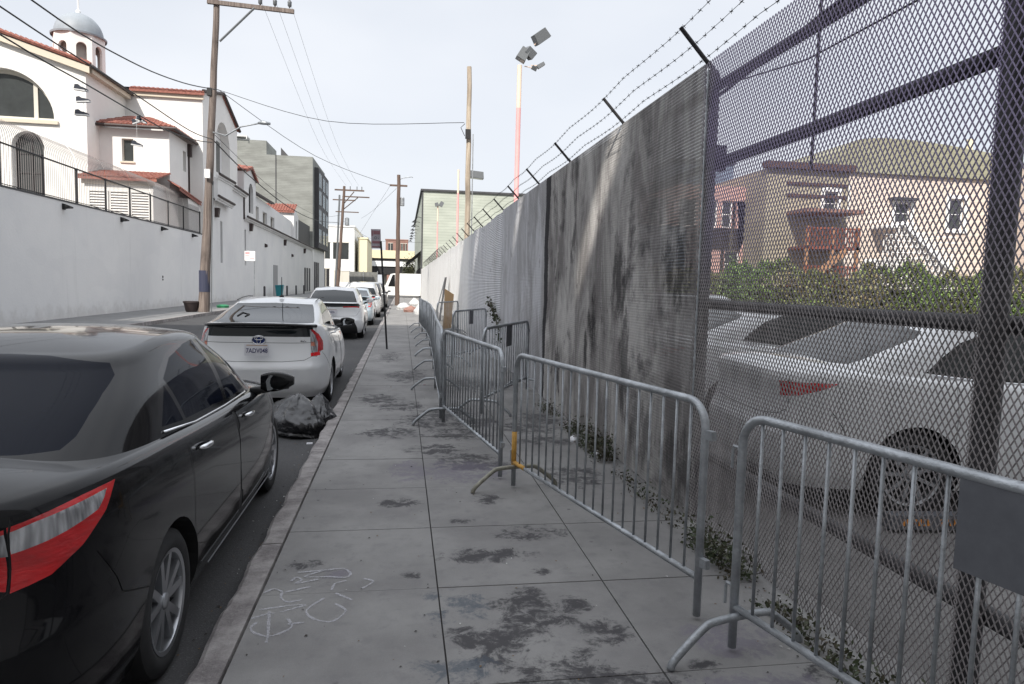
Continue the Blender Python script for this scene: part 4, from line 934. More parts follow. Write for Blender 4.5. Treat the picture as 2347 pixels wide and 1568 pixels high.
MB().box(aR+.35, WX+.1, bY-.16, bY-.003, 12.42, 12.72).build('fascia', MT['trim'], ch)
mb = MB(); mb.tube([(WX+.12, bY-.2, 12.92), (WX+.12, 49.9, 14.02)], .12, 6); mb.tube([(WX+.12, 49.9, 14.02), (WX+.12, 54.5, 12.5)], .12, 6); mb.build('verge_tiles', MT['gutter'], ch)
mb = MB(); mb.add([(WX+.1, 49.9, 13.9), (WX+.1, 54.3, 12.42), (-20, 54.3, 12.42), (-20, 49.9, 13.9), (WX+.1, bY-.1, 12.9), (-20, bY-.1, 12.9)], [(0,1,2,3), (0,3,5,4)]); mb.add([(WX, 54.2, 6), (-20, 54.2, 6), (-20, 54.2, 12.4), (WX, 54.2, 12.4)], [(0,1,2,3)]); mb.build('transept_roof', MT['tile'], ch)
# annex
nY, nR_ = 41.5, -12.95
win = [(-15.42, 7.93), (-14.82, 7.93), (-14.82, 9.17), (-15.42, 9.17)]; sl = [(43.9, 7.9), (44.5, 7.9), (44.5, 9.1), (43.9, 9.1)]
mb = MB(); holed(mb, [(-16.55, 0), (nR_, 0), (nR_, 9.7), (-16.55, 9.7)], [win], 'xz', nY, .22); holed(mb, [(nY, 0), (bY, 0), (bY, 9.7), (nY, 9.7)], [sl], 'yz', nR_, .22); mb.build('annex_wall', S, ch)
pane(ch, win, 'xz', nY, .22, MT['glass'], MT['frame'], (), fw=.05); pane(ch, sl, 'yz', nR_, .22, MT['glass'], MT['frame'], (), fw=.05)
MB().box(-15.5, -14.74, nY-.08, nY-.003, 7.84, 7.93).build('window_sill', MT['trim'], ch)
tiles(ch, (-16.9, nY-.35, 9.86), (nR_+.35, nY-.35, 9.86), (-15.6, 43.4, 10.75), (-14.6, 43.4, 10.75), .26, .10, 'annex_roof')
tiles(ch, (nR_+.35, nY-.35, 9.86), (nR_+.35, bY+.2, 9.86), (-14.6, 43.4, 10.75), (-14.6, bY, 10.75), .26, .10, 'annex_roof')
MB().tube([(-16.9, nY-.42, 9.78), (nR_+.42, nY-.42, 9.78), (nR_+.42, bY, 9.78)], .09, 6).build('gutter', MT['gutter'], ch)
MB().box(nR_+.003, nR_+.20, 44.75, 45.05, 8.9, 9.65).box(nR_+.003, nR_+.09, 44.85, 44.95, .2, 8.9).build('downspout', MT['gutter'], ch)
# louvred box
xL, xR_, lY = -16.50, -13.15, 39.45
mb = MB(); mb.box(xL, xR_, lY, nY-.01, 0, 6.55); mb.build('louvre_house', S, ch)
for k in range(3):
    x0 = -16.25+k*1.02; w = MB().box(x0, x0+.84, lY-.012, lY-.004, 4.55, 5.98).build('louvre_vent', MT['glass'], ch)
    mb = MB()
    for j in range(10): z = 4.60+j*.14; mb.add([(x0, lY-.07, z), (x0+.84, lY-.07, z), (x0+.84, lY-.013, z+.085), (x0, lY-.013, z+.085)], [(0,1,2,3)])
    mb.box(x0-.05, x0, lY-.08, lY-.003, 4.5, 6.05).box(x0+.84, x0+.89, lY-.08, lY-.003, 4.5, 6.05).box(x0-.05, x0+.89, lY-.082, lY-.003, 6.0, 6.06); mb.build('louvre_slats', S, w)
tiles(ch, (xL-.3, lY-.35, 6.72), (xR_+.3, lY-.35, 6.72), (xL+.1, nY-.02, 7.35), (xR_+.3, nY-.02, 7.35), .24, .10, 'louvre_house_roof')
MB().box(xL-.1, xR_+.1, lY-.12, lY-.003, 6.38, 6.62).build('fascia', MT['trim'], ch)
# small tiled lean-to behind the railing end
tiles(ch, (WX-.1, 41.0, 6.55), (WX-.1, 45.2, 6.15), (WX-.75, 41.0, 6.95), (WX-.75, 45.2, 6.55), .26, .1, 'porch_roof')
MB().box(WX-.75, WX-.2, 42.9, 45.29, 4.3, 6.2).build('porch_wall', S, ch)
# street wing
W_ = MT['wallst']; 
slit = lambda y: [(y-.28, 2.65), (y+.28, 2.65), (y+.28, 5.45), (y-.28, 5.45)]
s1, s2 = slit(49.5), slit(56.7); door = [(68.4, 0.0), (70.7, 0.0), (70.7, 3.05), (68.4, 3.05)]; tw = arch_pts(58.0, 59.7, 6.9, 9.3, 12)
mb = MB(); holed(mb, [(bY, -.13), (56.3, -.13), (56.3, 8.05), (50.9, 8.2), (bY, 8.2)], [s1], 'yz', WX, .3)
holed(mb, [(56.3, -.13), (97, -.13), (97, 5.85), (56.3, 6.35)], [s2], 'yz', WX, .3)
holed(mb, [(56.3, 6.35), (60.7, 6.3), (60.7, 9.6), (58.6, 10.5), (56.3, 9.9)], [tw], 'yz', WX-.003, .3)
uw = [[(61.1, 6.5), (63.4, 6.5), (63.4, 7.85), (61.1, 7.85)], [(65.1, 6.4), (67.1, 6.4), (67.1, 7.7), (65.1, 7.7)], [(68.8, 6.3), (70.8, 6.3), (70.8, 7.6), (68.8, 7.6)]]
holed(mb, [(60.7, 6.2), (81.2, 6.0), (81.2, 8.2), (60.7, 8.75)], uw, 'yz', WX-.3, .25)
mb.add([(WX-.003, 60.7, 6.2), (WX-.003, 60.7, 9.6), (WX-6, 60.7, 9.6), (WX-6, 60.7, 6.2)], [(0,1,2,3)])
mb.add([(WX, 56.3, 0), (WX, 56.3, 9.9), (WX-6, 56.3, 9.9), (WX-6, 56.3, 0)], [(0,1,2,3)])
dw = arch_pts(82.6, 83.6, 6.4, 8.45, 10)
holed(mb, [(81.2, 5.9), (84.6, 5.9), (84.6, 8.9), (82.9, 9.6), (81.2, 9.3)], [dw], 'yz', WX-.02, .3); mb.add([(WX-.02, 81.2, 5.9), (WX-.02, 81.2, 9.3), (WX-6, 81.2, 9.3), (WX-6, 81.2, 5.9)], [(0,1,2,3)])
mb.add([(WX, 97, -.1), (WX-8, 97, -.1), (WX-8, 97, 5.85), (WX, 97, 5.85)], [(0,1,2,3)])
mb.build('street_wall', W_, ch)
for h in (s1, s2, tw, dw): pane(ch, h, 'yz', WX, .3, MT['glass'], MT['black'], (), fw=.05)
for h in uw: pane(ch, h, 'yz', WX-.3, .25, MT['glass'], MT['frame'], ((h[0][0]+h[1][0])/2,), fw=.07)
cornice(ch, WX, 56.3, 97, 6.40, 5.90, .24); cornice(ch, WX, 50.9, 56.6, 8.25, 8.1, .25)
MB().box(WX-.02, WX+.38, 47.2, 51.0, 6.75, 8.1).build('oriel', W_, ch); cornice(ch, WX+.36, 47.0, 51.2, 8.25, 8.25, .15); cornice(ch, WX+.30, 47.0, 51.2, 6.85, 6.75, .15)
for (y, z0, z1) in ((51.35, 6.6, 8.1), (56.1, 6.2, 8.0)): MB().box(WX+.003, WX+.11, y-.06, y+.06, z0, z1).build('downspout', MT['gutter'], ch)
for y, z in ((48.0, 5.9), (58.3, 5.75), (74.5, 5.45), (89, 5.25)): MB().prism([(WX+.003, z+.3), (WX+.28, z+.3), (WX+.20, z-.3), (WX+.003, z-.3)], 'xz', y-.2, y+.2).build('scupper', MT['gutter'], ch)
mb = MB(); mb.prism([(WX-.3, 8.75), (WX+.05, 8.75), (WX+.05, 8.9), (WX-.3, 8.9)], 'xz', 60.8, 68.9); mb.build('gutter', MT['gutter'], ch)
tiles(ch, (WX+.2, 56.2, 9.95), (WX+.2, 58.6, 10.55), (WX-3, 56.2, 10.4), (WX-3, 58.6, 10.9), .26, .1, 'tower_roof'); tiles(ch, (WX+.2, 58.6, 10.55), (WX+.2, 61.0, 9.6), (WX-3, 58.6, 10.9), (WX-3, 61.0, 10.1), .26, .1, 'tower_roof')
tiles(ch, (WX-6, 80.9, 9.3), (WX+.1, 80.9, 9.3), (WX-6, 83, 10.3), (WX+.1, 83, 10.3), .3, .12, 'dormer_roof')
MB().box(WX-.30, WX-.0, 68.4, 70.7, 0, 3.05).build('door_recess', W_, ch) if False else None
mb = MB(); mb.box(WX+.003, WX+.03, 68.4, 70.7, 0, 3.0); mb.build('door', mat('grey_door_paint', (.30, .30, .31), .7), ch)
for y, z in ((64.5, 4.6), (79.5, 4.3)): MB().prism([(WX+.003, z+.2), (WX+.2, z+.12), (WX+.2, z-.1), (WX+.003, z-.15)], 'xz', y-.2, y+.2).build('wall_lamp', MT['gutter'], ch)
for y in (90.0, 92.0, 94.2): MB().box(WX+.003, WX+.06, y-.5, y+.5, .2, 3.2).build('shutter', MT['darkgrey'], ch)
# roof-terrace screen
MB().box(WX-3, WX-.3, 85, 96.9, 5.9, 8.9).build('roof_screen', MT['black'], ch)
# ---- grey apartment block
gb = empty('apartment_block', (0, 0, 0), 0, 'grey sided four storey apartment block rising behind the church', 'building')
MB().box(-30, WX, 97.5, 112, 6.0, 18.3).build('upper_floors', MT['greysid'], gb)
MB().box(-30, WX+.01, 97.3, 112, -.1, 6.0).build('ground_floor', W_, gb)
MB().box(-26, -18.4, 98.5, 106, 18.3, 20.3).build('penthouse', MT['greysid'], gb)
MB().box(-26, -20.8, 98, 100, 20.6, 20.75).box(-26, -25.9, 98, 98.1, 20.3, 20.6).box(-20.9, -20.8, 98, 98.1, 20.3, 20.6).build('roof_duct', MT['paint'], gb)
MB().prism([(-16.6, 18.3), (-15.4, 18.3), (-16.6, 19.6)], 'xz', 99, 99.2).build('roof_fin', MT['darkgrey'], gb)
for x in (-17.0, -27): MB().box(x-.06, x+.06, 97.44, 97.498, 6.0, 18.3).build('facade_joint', MT['darkgrey'], gb)
MB().box(WX+.003, WX+.62, 99.2, 111.9, 6.2, 17.2).build('bay_cladding', MT['darkgrey'], gb)
for z in (6.9, 9.6, 12.2, 14.6):
    for y in (99.8, 104.5, 108.5):
        w = MB().box(WX+.625, WX+.66, y, y+1.9, z, z+1.9).build('window', mat('sky_glass', (.35, .45, .5), .1) if 'sky_glass' not in bpy.data.materials else bpy.data.materials['sky_glass'], gb)
        MB().box(WX+.625, WX+.70, y+.9, y+1.0, z, z+1.9).build('window_frame', MT['black'], w)
for y in (99, 101, 103): MB().box(WX+.013, WX+.08, y, y+1.2, .3, 4.2).build('shutter', MT['darkgrey'], gb)
# ---------------------------------------------------------------- far end of the street
def block(name, label, x0, x1, y0, y1, z1, m, cat='building', wins=(), roof=None):
    r = empty(name, ((x0+x1)/2, y0, 0), 0, label, cat); cx = (x0+x1)/2
    MB().box(x0-cx, x1-cx, 0, y1-y0, -.2, z1).build('wall', m, r)
    MB().box(x0-cx-.15, x1-cx+.15, -.15, y1-y0, z1, z1+.3).build('roof', roof or MT['darkgrey'], r)
    for (a, b, c, d, mm) in wins:
        w = MB().box(a-cx, b-cx, -.05, -.003, c, d).build('window', mm, r); MB().box(a-cx-.1, b-cx+.1, -.10, -.003, d, d+.14).box((a+b)/2-cx-.05, (a+b)/2-cx+.05, -.09, -.051, c, d).build('window_frame', MT['frame'], w)
    return r
G_ = MT['glass']
block('warehouse', 'plain white two storey warehouse at the street end behind the paired poles', -22, -9.5, 140, 170, 12.3, MT['paint'], 'building',
      [(-16.2, -14.2, 6.0, 9.2, G_), (-13.6, -10.6, 6.0, 9.2, G_), (-15.6, -14.3, 0, 4.0, MT['black']), (-13.4, -10.4, .2, 3.6, MT['frame'])], MT['paint'])
block('stucco_building', 'narrow cream yellow building next to the white warehouse', -8.9, -7.1, 142, 165, 10.2, MT['cream'], roof=MT['cream'])
block('brick_apartment', 'distant red brown apartment building above the elevated roadway', -5.2, 1.6, 215, 230, 14.6, MT['brick'], 'building', [(-4.4, -3.0, 10.5, 13.6, G_), (-2.0, -1.2, 11.5, 12.6, MT['paint']), (-.6, .2, 10.5, 13.6, G_), (.5, 1.2, 10.5, 13.6, G_)], MT['brick'])
ov = empty('elevated_roadway', (0, 175, 0), 0, 'pale yellow elevated roadway crossing the far end of the street', 'bridge')
MB().box(-40, 30, 0, 12, 7.6, 9.6).build('parapet', MT['ovp'], ov); MB().box(-40, 30, .5, 11, 6.9, 7.59).build('deck_edge', MT['darkgrey'], ov); MB().box(-40, 30, .3, 11, 5.6, 6.89).build('girder', MT['ovw'], ov); MB().box(-40, 30, .6, 11, 3.6, 5.59).build('under_deck', MT['black'], ov)
for x in (-14, -4.5, 2.5, 12): MB().box(x-.5, x+.5, 4, 7, -.1, 3.6).build('pier', MT['frame'], ov)
gs = empty('shed', (2.03, 75, 0), 0, 'large pale green metal sided shed beyond the fence end', 'building')
MB().box(0, 14, 0, 45, -.1, 11.5).build('wall', MT['greensid'], gs); MB().box(-.2, 14, -.2, 45, 11.5, 11.7).build('roof', MT['darkgrey'], gs)
MB().box(-.06, .08, -.06, .08, -.1, 11.5).build('corner_trim', MT['darkgrey'], gs)
mb = MB(); mb.add([(-.02, 1, 5.2), (-1.6, 3, 3.9), (-1.6, 20, 3.9), (-.02, 20, 5.2)], [(0,1,2,3)]); mb.add([(-.02, 1, 5.1), (-1.6, 3, 3.8), (-1.6, 20, 3.8), (-.02, 20, 5.1)], [(0,1,2,3)]); mb.build('awning', MT['darkgrey'], gs)
for y in np.arange(3, 42, 6.0): MB().lathe([(.02, 0), (.10, -.05), (.30, -.22)], 10, (-.8, y, 8.6)).tube([(0, y, 8.9), (-.4, y, 9.0), (-.8, y, 8.6)], .03, 4).build('gooseneck_lamp', MT['black'], gs)
for y in np.arange(2, 30, 3.2): MB().box(-.05, -.003, y, y+1.6, 0, 3.4).build('shutter', MT['darkgrey'], gs)
# street closing chain link screen under the roadway
sc = empty('yard_fence', (-9.5, 128, 0), 0, 'grey mesh yard fence under the elevated roadway at the street end', 'fence')
MB().box(0, 5, 0, .06, 0, 3.4).build('screen', mat('grey_mesh_screen', (.20, .20, .19), .9, var=.4, vscale=2), sc)
for x in (0, 2.5, 5): MB().box(x-.05, x+.05, -.08, -.003, 0, 3.6).build('post', MT['galv'], sc)
def far_vehicle(name, label, x, y, ang, L, W, H, m, kind):
    r = empty(name, (x, y, ROAD), ang, label, 'van' if kind == 'van' else 'car', None)
    if kind == 'van': prof = [(0, .35), (L, .35), (L, 1.1), (L-.9, 1.25), (L-1.5, H-.1), (L-1.9, H), (.1, H), (0, H-.1)]
    else: prof = [(0, .3), (L, .3), (L, .75), (L-1.1, .95), (L-1.9, H-.05), (L-2.3, H), (1.2, H), (.5, 1.0), (0, .9)]
    MB().prism(prof, 'yz', -W/2, W/2).build('body', m, r)
    for sd in (-1, 1):
        x_ = sd*(W/2+.004); pr = [(L-2.0, 1.3 if kind == 'van' else .98), (L-1.25, 1.3 if kind == 'van' else .98), (L-1.75, H-.15), (L-2.0, H-.15)] if kind == 'van' else [(.8, 1.0), (L-1.4, 1.0), (L-2.2, H-.12), (1.3, H-.12)]
        MB().prism(pr, 'yz', min(x_, x_-sd*.003), max(x_, x_-sd*.003)).build('side_window', CM['gloss'], r)
        for wy_ in (.95, L-.95): MB().lathe([(0, .0), (.20, .0), (.33, .01), (.35, -.04), (.35, -.2)] if sd > 0 else [(0, 0), (.20, 0), (.33, -.01), (.35, .04), (.35, .2)], 18, (sd*(W/2+.012), wy_, .35), 'x').build('wheel', CM['tyre'], r)
    MB().box(-W/2+.15, W/2-.15, -.012, -.003, 1.05 if kind != 'van' else 1.4, H-.2 if kind == 'van' else 1.06).build('rear_window', CM['gloss'], r)
    return r
far_vehicle('parked_van', 'white van crossing the sunlit far end of the pavement', 3.4, 77.5, R(90), 6.2, 2.1, 2.75, MT['paint'], 'van')
far_vehicle('parked_car', 'small white car far off beside the grey apartment block', -8.2, 98, 0, 4.3, 1.7, 1.6, MT['paint'], 'car')
# tree beyond the shed corner
tr = empty('street_tree', (1.1, 112, 0), 0, 'thin green street tree at the shed corner far down the street', 'tree')
MB().tube([(0, 0, 0), (.05, 0, 1.6), (.0, 0, 3.2)], [.12, .09, .05], 7).build('trunk', MT['pole'], tr)
def leaves(name, parent, cloud, n, size, m, seed=1, flat=0.0):
    r_ = np.random.RandomState(seed); C = cloud(r_, n); a = r_.normal(size=(n, 3)); a /= np.linalg.norm(a, axis=1, keepdims=True); b = np.cross(a, r_.normal(size=(n, 3))); b /= np.linalg.norm(b, axis=1, keepdims=True)
    s_ = size*r_.uniform(.6, 1.4, (n, 1)); a *= s_; b *= s_*.55
    V = np.stack([C-a, C+b, C+a, C-b], 1).reshape(-1, 3); F = np.arange(n*4).reshape(-1, 4); me = bpy.data.meshes.new(name)
    me.vertices.add(len(V)); me.vertices.foreach_set('co', V.ravel().astype(np.float32)); me.loops.add(F.size); me.loops.foreach_set('vertex_index', F.ravel().astype(np.int32))
    me.polygons.add(len(F)); me.polygons.foreach_set('loop_start', np.arange(0, F.size, 4, dtype=np.int32)); me.polygons.foreach_set('loop_total', np.full(len(F), 4, np.int32)); me.update(calc_edges=True); me.materials.append(m)
    return link(bpy.data.objects.new(name, me), parent)
leaves('crown', tr, lambda r, n: r.normal(size=(n, 3))*(.55, .5, 1.0)+(0, 0, 3.4), 1500, .14, MT['leaf'])
# ---------------------------------------------------------------- shade: thin wall added out of view behind the camera, pierced to throw sun patches
sh = empty('shade_caster', (0, -8, 0), 0, 'unseen pierced wall added behind the viewpoint to shade the near street', 'building')
HX, HZ = -4.63, 17.4
mb = MB(); D = -.15
def bx(x0, x1, z0, z1): mb.box(x0, x1, D, 0, z0, z1)
rect = lambda x, z, w, h: [(x-w, z-h), (x+w, z-h), (x+w, z+h), (x-w, z+h)]
holed(mb, [(-60, -.1), (45, -.1), (45, 33.9), (-60, 33.9)], [rect(HX, HZ, .36, .30), rect(-6.80, 22.8, .30, .26), rect(-9.9, 29.6, .45, .35)], 'xz', 0, -.12)
mb.build('caster_wall', MT['stucco'], sh)
# ---------------------------------------------------------------- poles and wires
def pole(name, label, base, top, r0, r1, m, cat='utility pole', rads=None):
    r = empty(name, base, 0, label, cat); b, t = Vector(base), Vector(top); d = t-b; n = 14
    MB().tube([d*(k/n)+Vector((.012*math.sin(k*2.1), 0, 0)) for k in range(n+1)], rads or [r0+(r1-r0)*k/n for k in range(n+1)], 14).build('shaft', m, r, auto=60); return r
p1 = pole('utility_pole', 'tall weathered wooden utility pole at the far kerb with one long crossarm', (-9.25, 34.15, 0), (-8.52, 34.15, 14.25), .24, .17, MT['pole'], rads=[.27, .235, .225, .215, .20, .185, .175, .165, .16, .155, .15, .145, .14, .135, .13])
def rel(o, x, y, z): return (x-o.location.x, y-o.location.y, z-o.location.z)
MB().obox(rel(p1, -7.0, 34.0, 14.05), (1.9, 0, -.06), (0, .07, 0), (0.003, 0, .09)).build('crossarm', MT['pole'], p1)
MB().tube([rel(p1, -8.38, 34.0, 12.4), rel(p1, -6.85, 33.95, 13.98)], .05, 6).build('brace', MT['lamp'], p1)
for x in (-6.6, -5.95, -5.3):
    MB().lathe([(.02, 0), (.05, .06), (.09, .10), (.09, .22), (.10, .26), (.05, .36), (0, .37)], 12, rel(p1, x, 34.0, 14.13)).build('insulator', MT['lamp'], p1, smooth=True)
MB().tube([rel(p1, -8.9+.2, 33.95, 8.3), rel(p1, -8.1, 33.8, 8.15), rel(p1, -7.4, 33.6, 8.55), rel(p1, -6.6, 33.4, 8.7)], .035, 6).build('lamp_bracket', MT['galv'], p1, smooth=True)
MB().tube([rel(p1, -6.6, 33.4, 8.72), rel(p1, -6.35, 33.35, 8.74), rel(p1, -6.05, 33.3, 8.70)], [.05, .10, .06], 8).build('street_lamp_head', MT['galv'], p1, smooth=True)
MB().box(-.10+.30, .13+.30, -.36, -.25, 6.2, 6.6).build('meter_box', MT['paint'], p1)
MB().lathe([(.246, .95), (.243, 1.95)], 16, (.06, 0, 0)).build('flyer', MT['flyer'], p1); 
MB().tube([(.37, -.1, 0), (.40, -.05, 3), (.50, -.05, 6.1)], .03, 5).build('conduit', MT['lamp'], p1)
MB().box(.3, .5, -.2, 0, 9.95, 10.3).build('cable_clamp', MT['dark'], p1)
p2 = pole('utility_pole', 'brown wooden utility pole beyond the leaning sign on the right kerb', (-.35, 49.4, 0), (-.33, 49.4, 9.15), .17, .12, MT['brownpole'])
MB().box(-.60, .62, -.06, .06, 8.35, 8.47).build('crossarm', MT['brownpole'], p2); MB().tube([(.03, 0, 8.8), (.3, 0, 8.95), (.9, -.1, 9.05), (1.0, -.1, 9.0)], .03, 5).build('lamp_bracket', MT['galv'], p2)
MB().lathe([(.0, 0), (.14, 0), (.15, .05), (.15, .55), (.1, .62), (0, .64)], 12, (.28, -.05, 7.0)).build('transformer', MT['galv'], p2)
p3 = pole('wood_pole', 'bleached bare wooden pole standing behind the fence without a crossarm', (2.42, 26, 0), (2.36, 26, 9.65), .115, .085, MT['pale'], 'pole')
MB().box(-.18, .02, -.2, -.14, 7.0, 7.35).tube([(-.2, -.15, 7.55), (-.35, -.15, 7.4), (-.2, -.15, 7.1)], .012, 4).build('cable_clamp', MT['dark'], p3); MB().tube([(.14, -.1, 0), (.12, -.1, 7.2)], .02, 5).build('conduit', MT['galv'], p3)
p4 = pole('utility_pole', 'dark utility pole with stacked crossarms, right one of the far pair', (-6.85, 75, ROAD), (-6.15, 75, 11.6), .19, .13, MT['brownpole'])
MB().box(-.3, 2.75, -.06, .06, 11.25, 11.4).build('crossarm', MT['brownpole'], p4); MB().box(.5, 3.3, -.06, .06, 10.6, 10.72).build('crossarm', MT['brownpole'], p4)
MB().tube([(.65, 0, 9.9), (1.7, 0, 11.2)], .05, 4).tube([(.6, 0, 9.3), (2.1, 0, 10.6)], .05, 4).build('brace', MT['brownpole'], p4); MB().box(-.2, 2.2, -.05, .05, 9.0, 9.1).build('crossarm', MT['brownpole'], p4)
MB().lathe([(0, 0), (.2, 0), (.22, .1), (.22, .8), (0, .9)], 10, (1.0, -.1, 7.6)).build('transformer', MT['galv'], p4)
for x in (1.3, 2.0, 2.5): MB().tube([(x, 0, 11.4), (x, 0, 11.75)], .05, 6).build('insulator', MT['lamp'], p4)
p5 = pole('utility_pole', 'slimmer grey utility pole, left one of the far pair', (-9.0, 96, ROAD), (-8.5, 96, 13.2), .17, .12, MT['lamp'])
MB().box(-.4, 2.6, -.06, .06, 12.6, 12.75).build('crossarm', MT['brownpole'], p5)
# red floodlight masts inside the lot
def mast(label, x, y, h, top, r=.055):
    m_ = empty('floodlight_mast', (x, y, 0), 0, label, 'light pole', 'red floodlight masts behind the fence')
    MB().lathe([(r*1.4, 0), (r*1.4, .3), (r, .35), (r, h*.84)], 12).build('mast', MT['red'], m_, auto=40); MB().lathe([(r*.97, h*.84), (r*.97, h), (0, h+.01)], 12).build('mast_top', MT['peach'], m_, auto=40)
    for (px, pz, w, hh, d, ang, rx) in top:
        f = bpy.data.objects.new('floodlight', None); link(f, m_); f.location = (px, -.05, pz); f.rotation_euler = (rx, ang, 0)
        MB().prism([(-w/2, -hh/2), (w/2, -hh/2), (w/2*.86, hh/2), (-w/2*.86, hh/2)], 'xz', -d/2, d/2).build('housing', MT['lamp'], f)
        MB().box(-w/2*.9, w/2*.9, -d/2*.9, d/2*.9, -hh/2-.012, -hh/2-.003).build('lens', MT['lens'], f)
        MB().tube([(0, 0, 0), tuple(Vector((-px, 0, h-pz)).normalized()*min(.4, abs(px)+.1))], .02, 5).build('bracket', MT['peach'], m_).location = (px, -.02, pz)
    return m_
mast('tall red mast topped with tilted floodlights, tallest of the three', 4.50, 27.6, 10.35, [(.80, 11.50, .62, .40, .50, -.65, .2), (.12, 10.75, .40, .46, .40, .5, 0), (.37, 10.84, .34, .40, .37, -.9, .3), (.59, 10.28, .23, .15, .18, .4, .5), (.85, 10.40, .15, .31, .15, 1.0, 0)], .095)
mast('red mast with one wide grey floodlight beside the bleached pole', 2.88, 37, 7.7, [(.95, 7.45, .80, .35, .5, .08, 0)])
mast('farthest small red mast in front of the green shed', 2.90, 59, 8.2, [(.3, 8.35, .35, .4, .3, .5, 0), (-.1, 8.3, .3, .3, .3, -.3, 0)])
def wire(label, P, r=.012, sag=0.0):
    Q = smooth(P, 6) if len(P) > 2 else [tuple(Vector(P[0]).lerp(Vector(P[1]), k/12)-Vector((0, 0, sag*4*(k/12)*(1-k/12)))) for k in range(13)]
    return tag(MB().tube(Q, r, 5).build('overhead_wire', MT['wire'], None, smooth=True), label, 'wire', 'overhead wires')
A1 = (-8.45, 34.1, 10.25); A2 = (-8.75, 34.1, 8.0)
wire('highest near cable rising to the weathered pole from the upper left', [(-8.5, 8, 8.0), (-8.5, 17.9, 7.88), (-8.5, 23.7, 8.31), (-8.5, 29, 9.14), A1], .022)
wire('middle cable from the upper left corner to the weathered pole', [(-8.5, 6, 7.3), (-8.5, 16.6, 7.24), (-8.5, 23.7, 7.39), (-8.6, 30, 7.55), A2], .020)
wire('lowest cable on the left, carrying the hanging shoes', [(-8.5, 6, 6.75), (-8.5, 16.5, 6.65), (-8.5, 20.6, 6.74), (-8.5, 24.2, 6.81), (-8.5, 27.1, 6.91), (-8.6, 31, 7.35), (-8.75, 34.0, 7.85)], .020)
wire('cable sagging across the street to the bleached pole', [A1, (-3.2, 30, 8.25), (2.2, 26, 7.62)], .012)
wire('long cable from the weathered pole to the brown pole on the right kerb', [A1, (-5.0, 41, 8.7), (-.9, 49.3, 8.4)], .014)
wire('thick bundle leaving the weathered pole along the church wall', [A2, (-8.7, 42, 7.45), (-8.7, 56, 7.2), (-8.9, 75, 7.9), (-8.7, 96, 9.5)], .03)
wire('thin cable just above the thick bundle', [(-8.7, 34.1, 8.25), (-8.6, 50, 7.6), (-8.4, 72, 8.1), (-6.4, 75, 8.6)], .012)
for x, t in ((-6.6, 'left'), (-5.95, 'middle'), (-5.3, 'right')):
    wire(t+' one of three thin lines strung from the long crossarm into the distance', [(x, 34, 14.45), (x+.3, 54, 11.9), (x+2.2-1.6, 75, 11.7)], .006)
    wire(t+' one of three thin lines leaving the long crossarm towards the viewer', [(x, 34, 14.45), (x-.5, 20, 14.2), (x-1, 4, 14.6)], .008)
wire('thin line from the far pair of poles to the brown pole', [(-4.4, 75, 8.3), (-2.6, 62, 7.9), (-.5, 49.4, 8.2)], .010)
wire('thin low line beside the leaning sign between far poles', [(-6.3, 75, 8.0), (-3, 75, 6.1), (2.0, 75, 6.0)], .012)
wire('guy line dropping left from the brown pole', [(-.9, 49.3, 8.4), (-5.5, 72, 4.6)], .008, 0)
def shoe(parent, loc, ang):
    o = MB(); P = [(-.14, .0), (-.13, .10), (-.06, .115), (-.02, .075), (.08, .055), (.15, .03), (.155, .0)]
    o.prism(P, 'xz', -.045, .045); s_ = o.build('shoe', MT['shoe'], parent); s_.scale = (1.1, 1.1, 1.1); s_.location = loc; s_.rotation_euler = (0, ang, 0)
    MB().box(-.145, .16, -.05, .05, -.03, -.001).build('sole', MT['sole'], s_); return s_
for nm, lab_, x, y, z, L3 in (('hanging_shoes', 'bunch of three shoes dangling from the lowest wire against the church gable', -8.5, 20.35, 6.74, ((-.05, -.20, .1), (0, -.50, -.1), (-.04, -.85, .0))), ('hanging_shoes', 'pair of shoes tied close under the wire by the annex roof', -8.5, 24.35, 6.80, ((.05, -.16, .3), (-.05, -.2, -.4))), ('hanging_shoes', 'single dark shoe hanging low on a long lace before the annex', -8.5, 24.1, 6.80, ((0, -.98, .15),))):
    r = empty(nm, (x, y, z), 0, lab_, 'shoes', 'shoes hanging from the wires')
    MB().tube([(0, 0, .02), (.01, 0, L3[-1][1])], .005, 4).build('lace', MT['sole'], r)
    for q in L3: shoe(r, (q[0], 0, q[1]), q[2])
# ---------------------------------------------------------------- signs and small street things
sg = empty('parking_sign', (-.35, 16.84, 0), 0, 'leaning black post with a faded red lettered parking sign', 'sign')
MB().obox((-.085, 0, 1.3), (.022, 0, .0015), (0, .03, 0), (-.085, 0, 1.3)).build('post', MT['black'], sg)
pl = MB().box(-.115, .115, -.012, -.004, 0, .46).build('sign_plate', MT['signw'], sg); pl.location = (-.28, -.02, 2.42); pl.rotation_euler = (0, -.03, R(12))
mb = MB(); mb.box(-.06, .10, -.016, -.0125, .335, .42); mb.box(-.105, -.07, -.016, -.0125, .30, .43); mb.box(-.09, .09, -.016, -.0125, .12, .18); mb.box(-.10, .10, -.016, -.0125, .03, .055); mb.build('sign_print', MT['signred'], pl)
mb = MB(); mb.lathe([(.022, -.0165), (.035, -.0165)], 16, (-.01, 0, .255), 'y'); mb.box(.04, .075, -.016, -.0125, .235, .25); mb.build('sign_print', MT['lamp'], pl)
s2 = empty('parking_sign', (-9.28, 44.4, 0), 0, 'small white and red parking sign on a thin post by the far kerb', 'sign')
MB().tube([(.24, 0, 0), (.25, 0, 3.3)], .025, 6).build('post', MT['galv'], s2); pl = MB().box(-.32, .30, -.03, -.015, 2.72, 3.32).build('sign_plate', MT['signwhite'], s2)
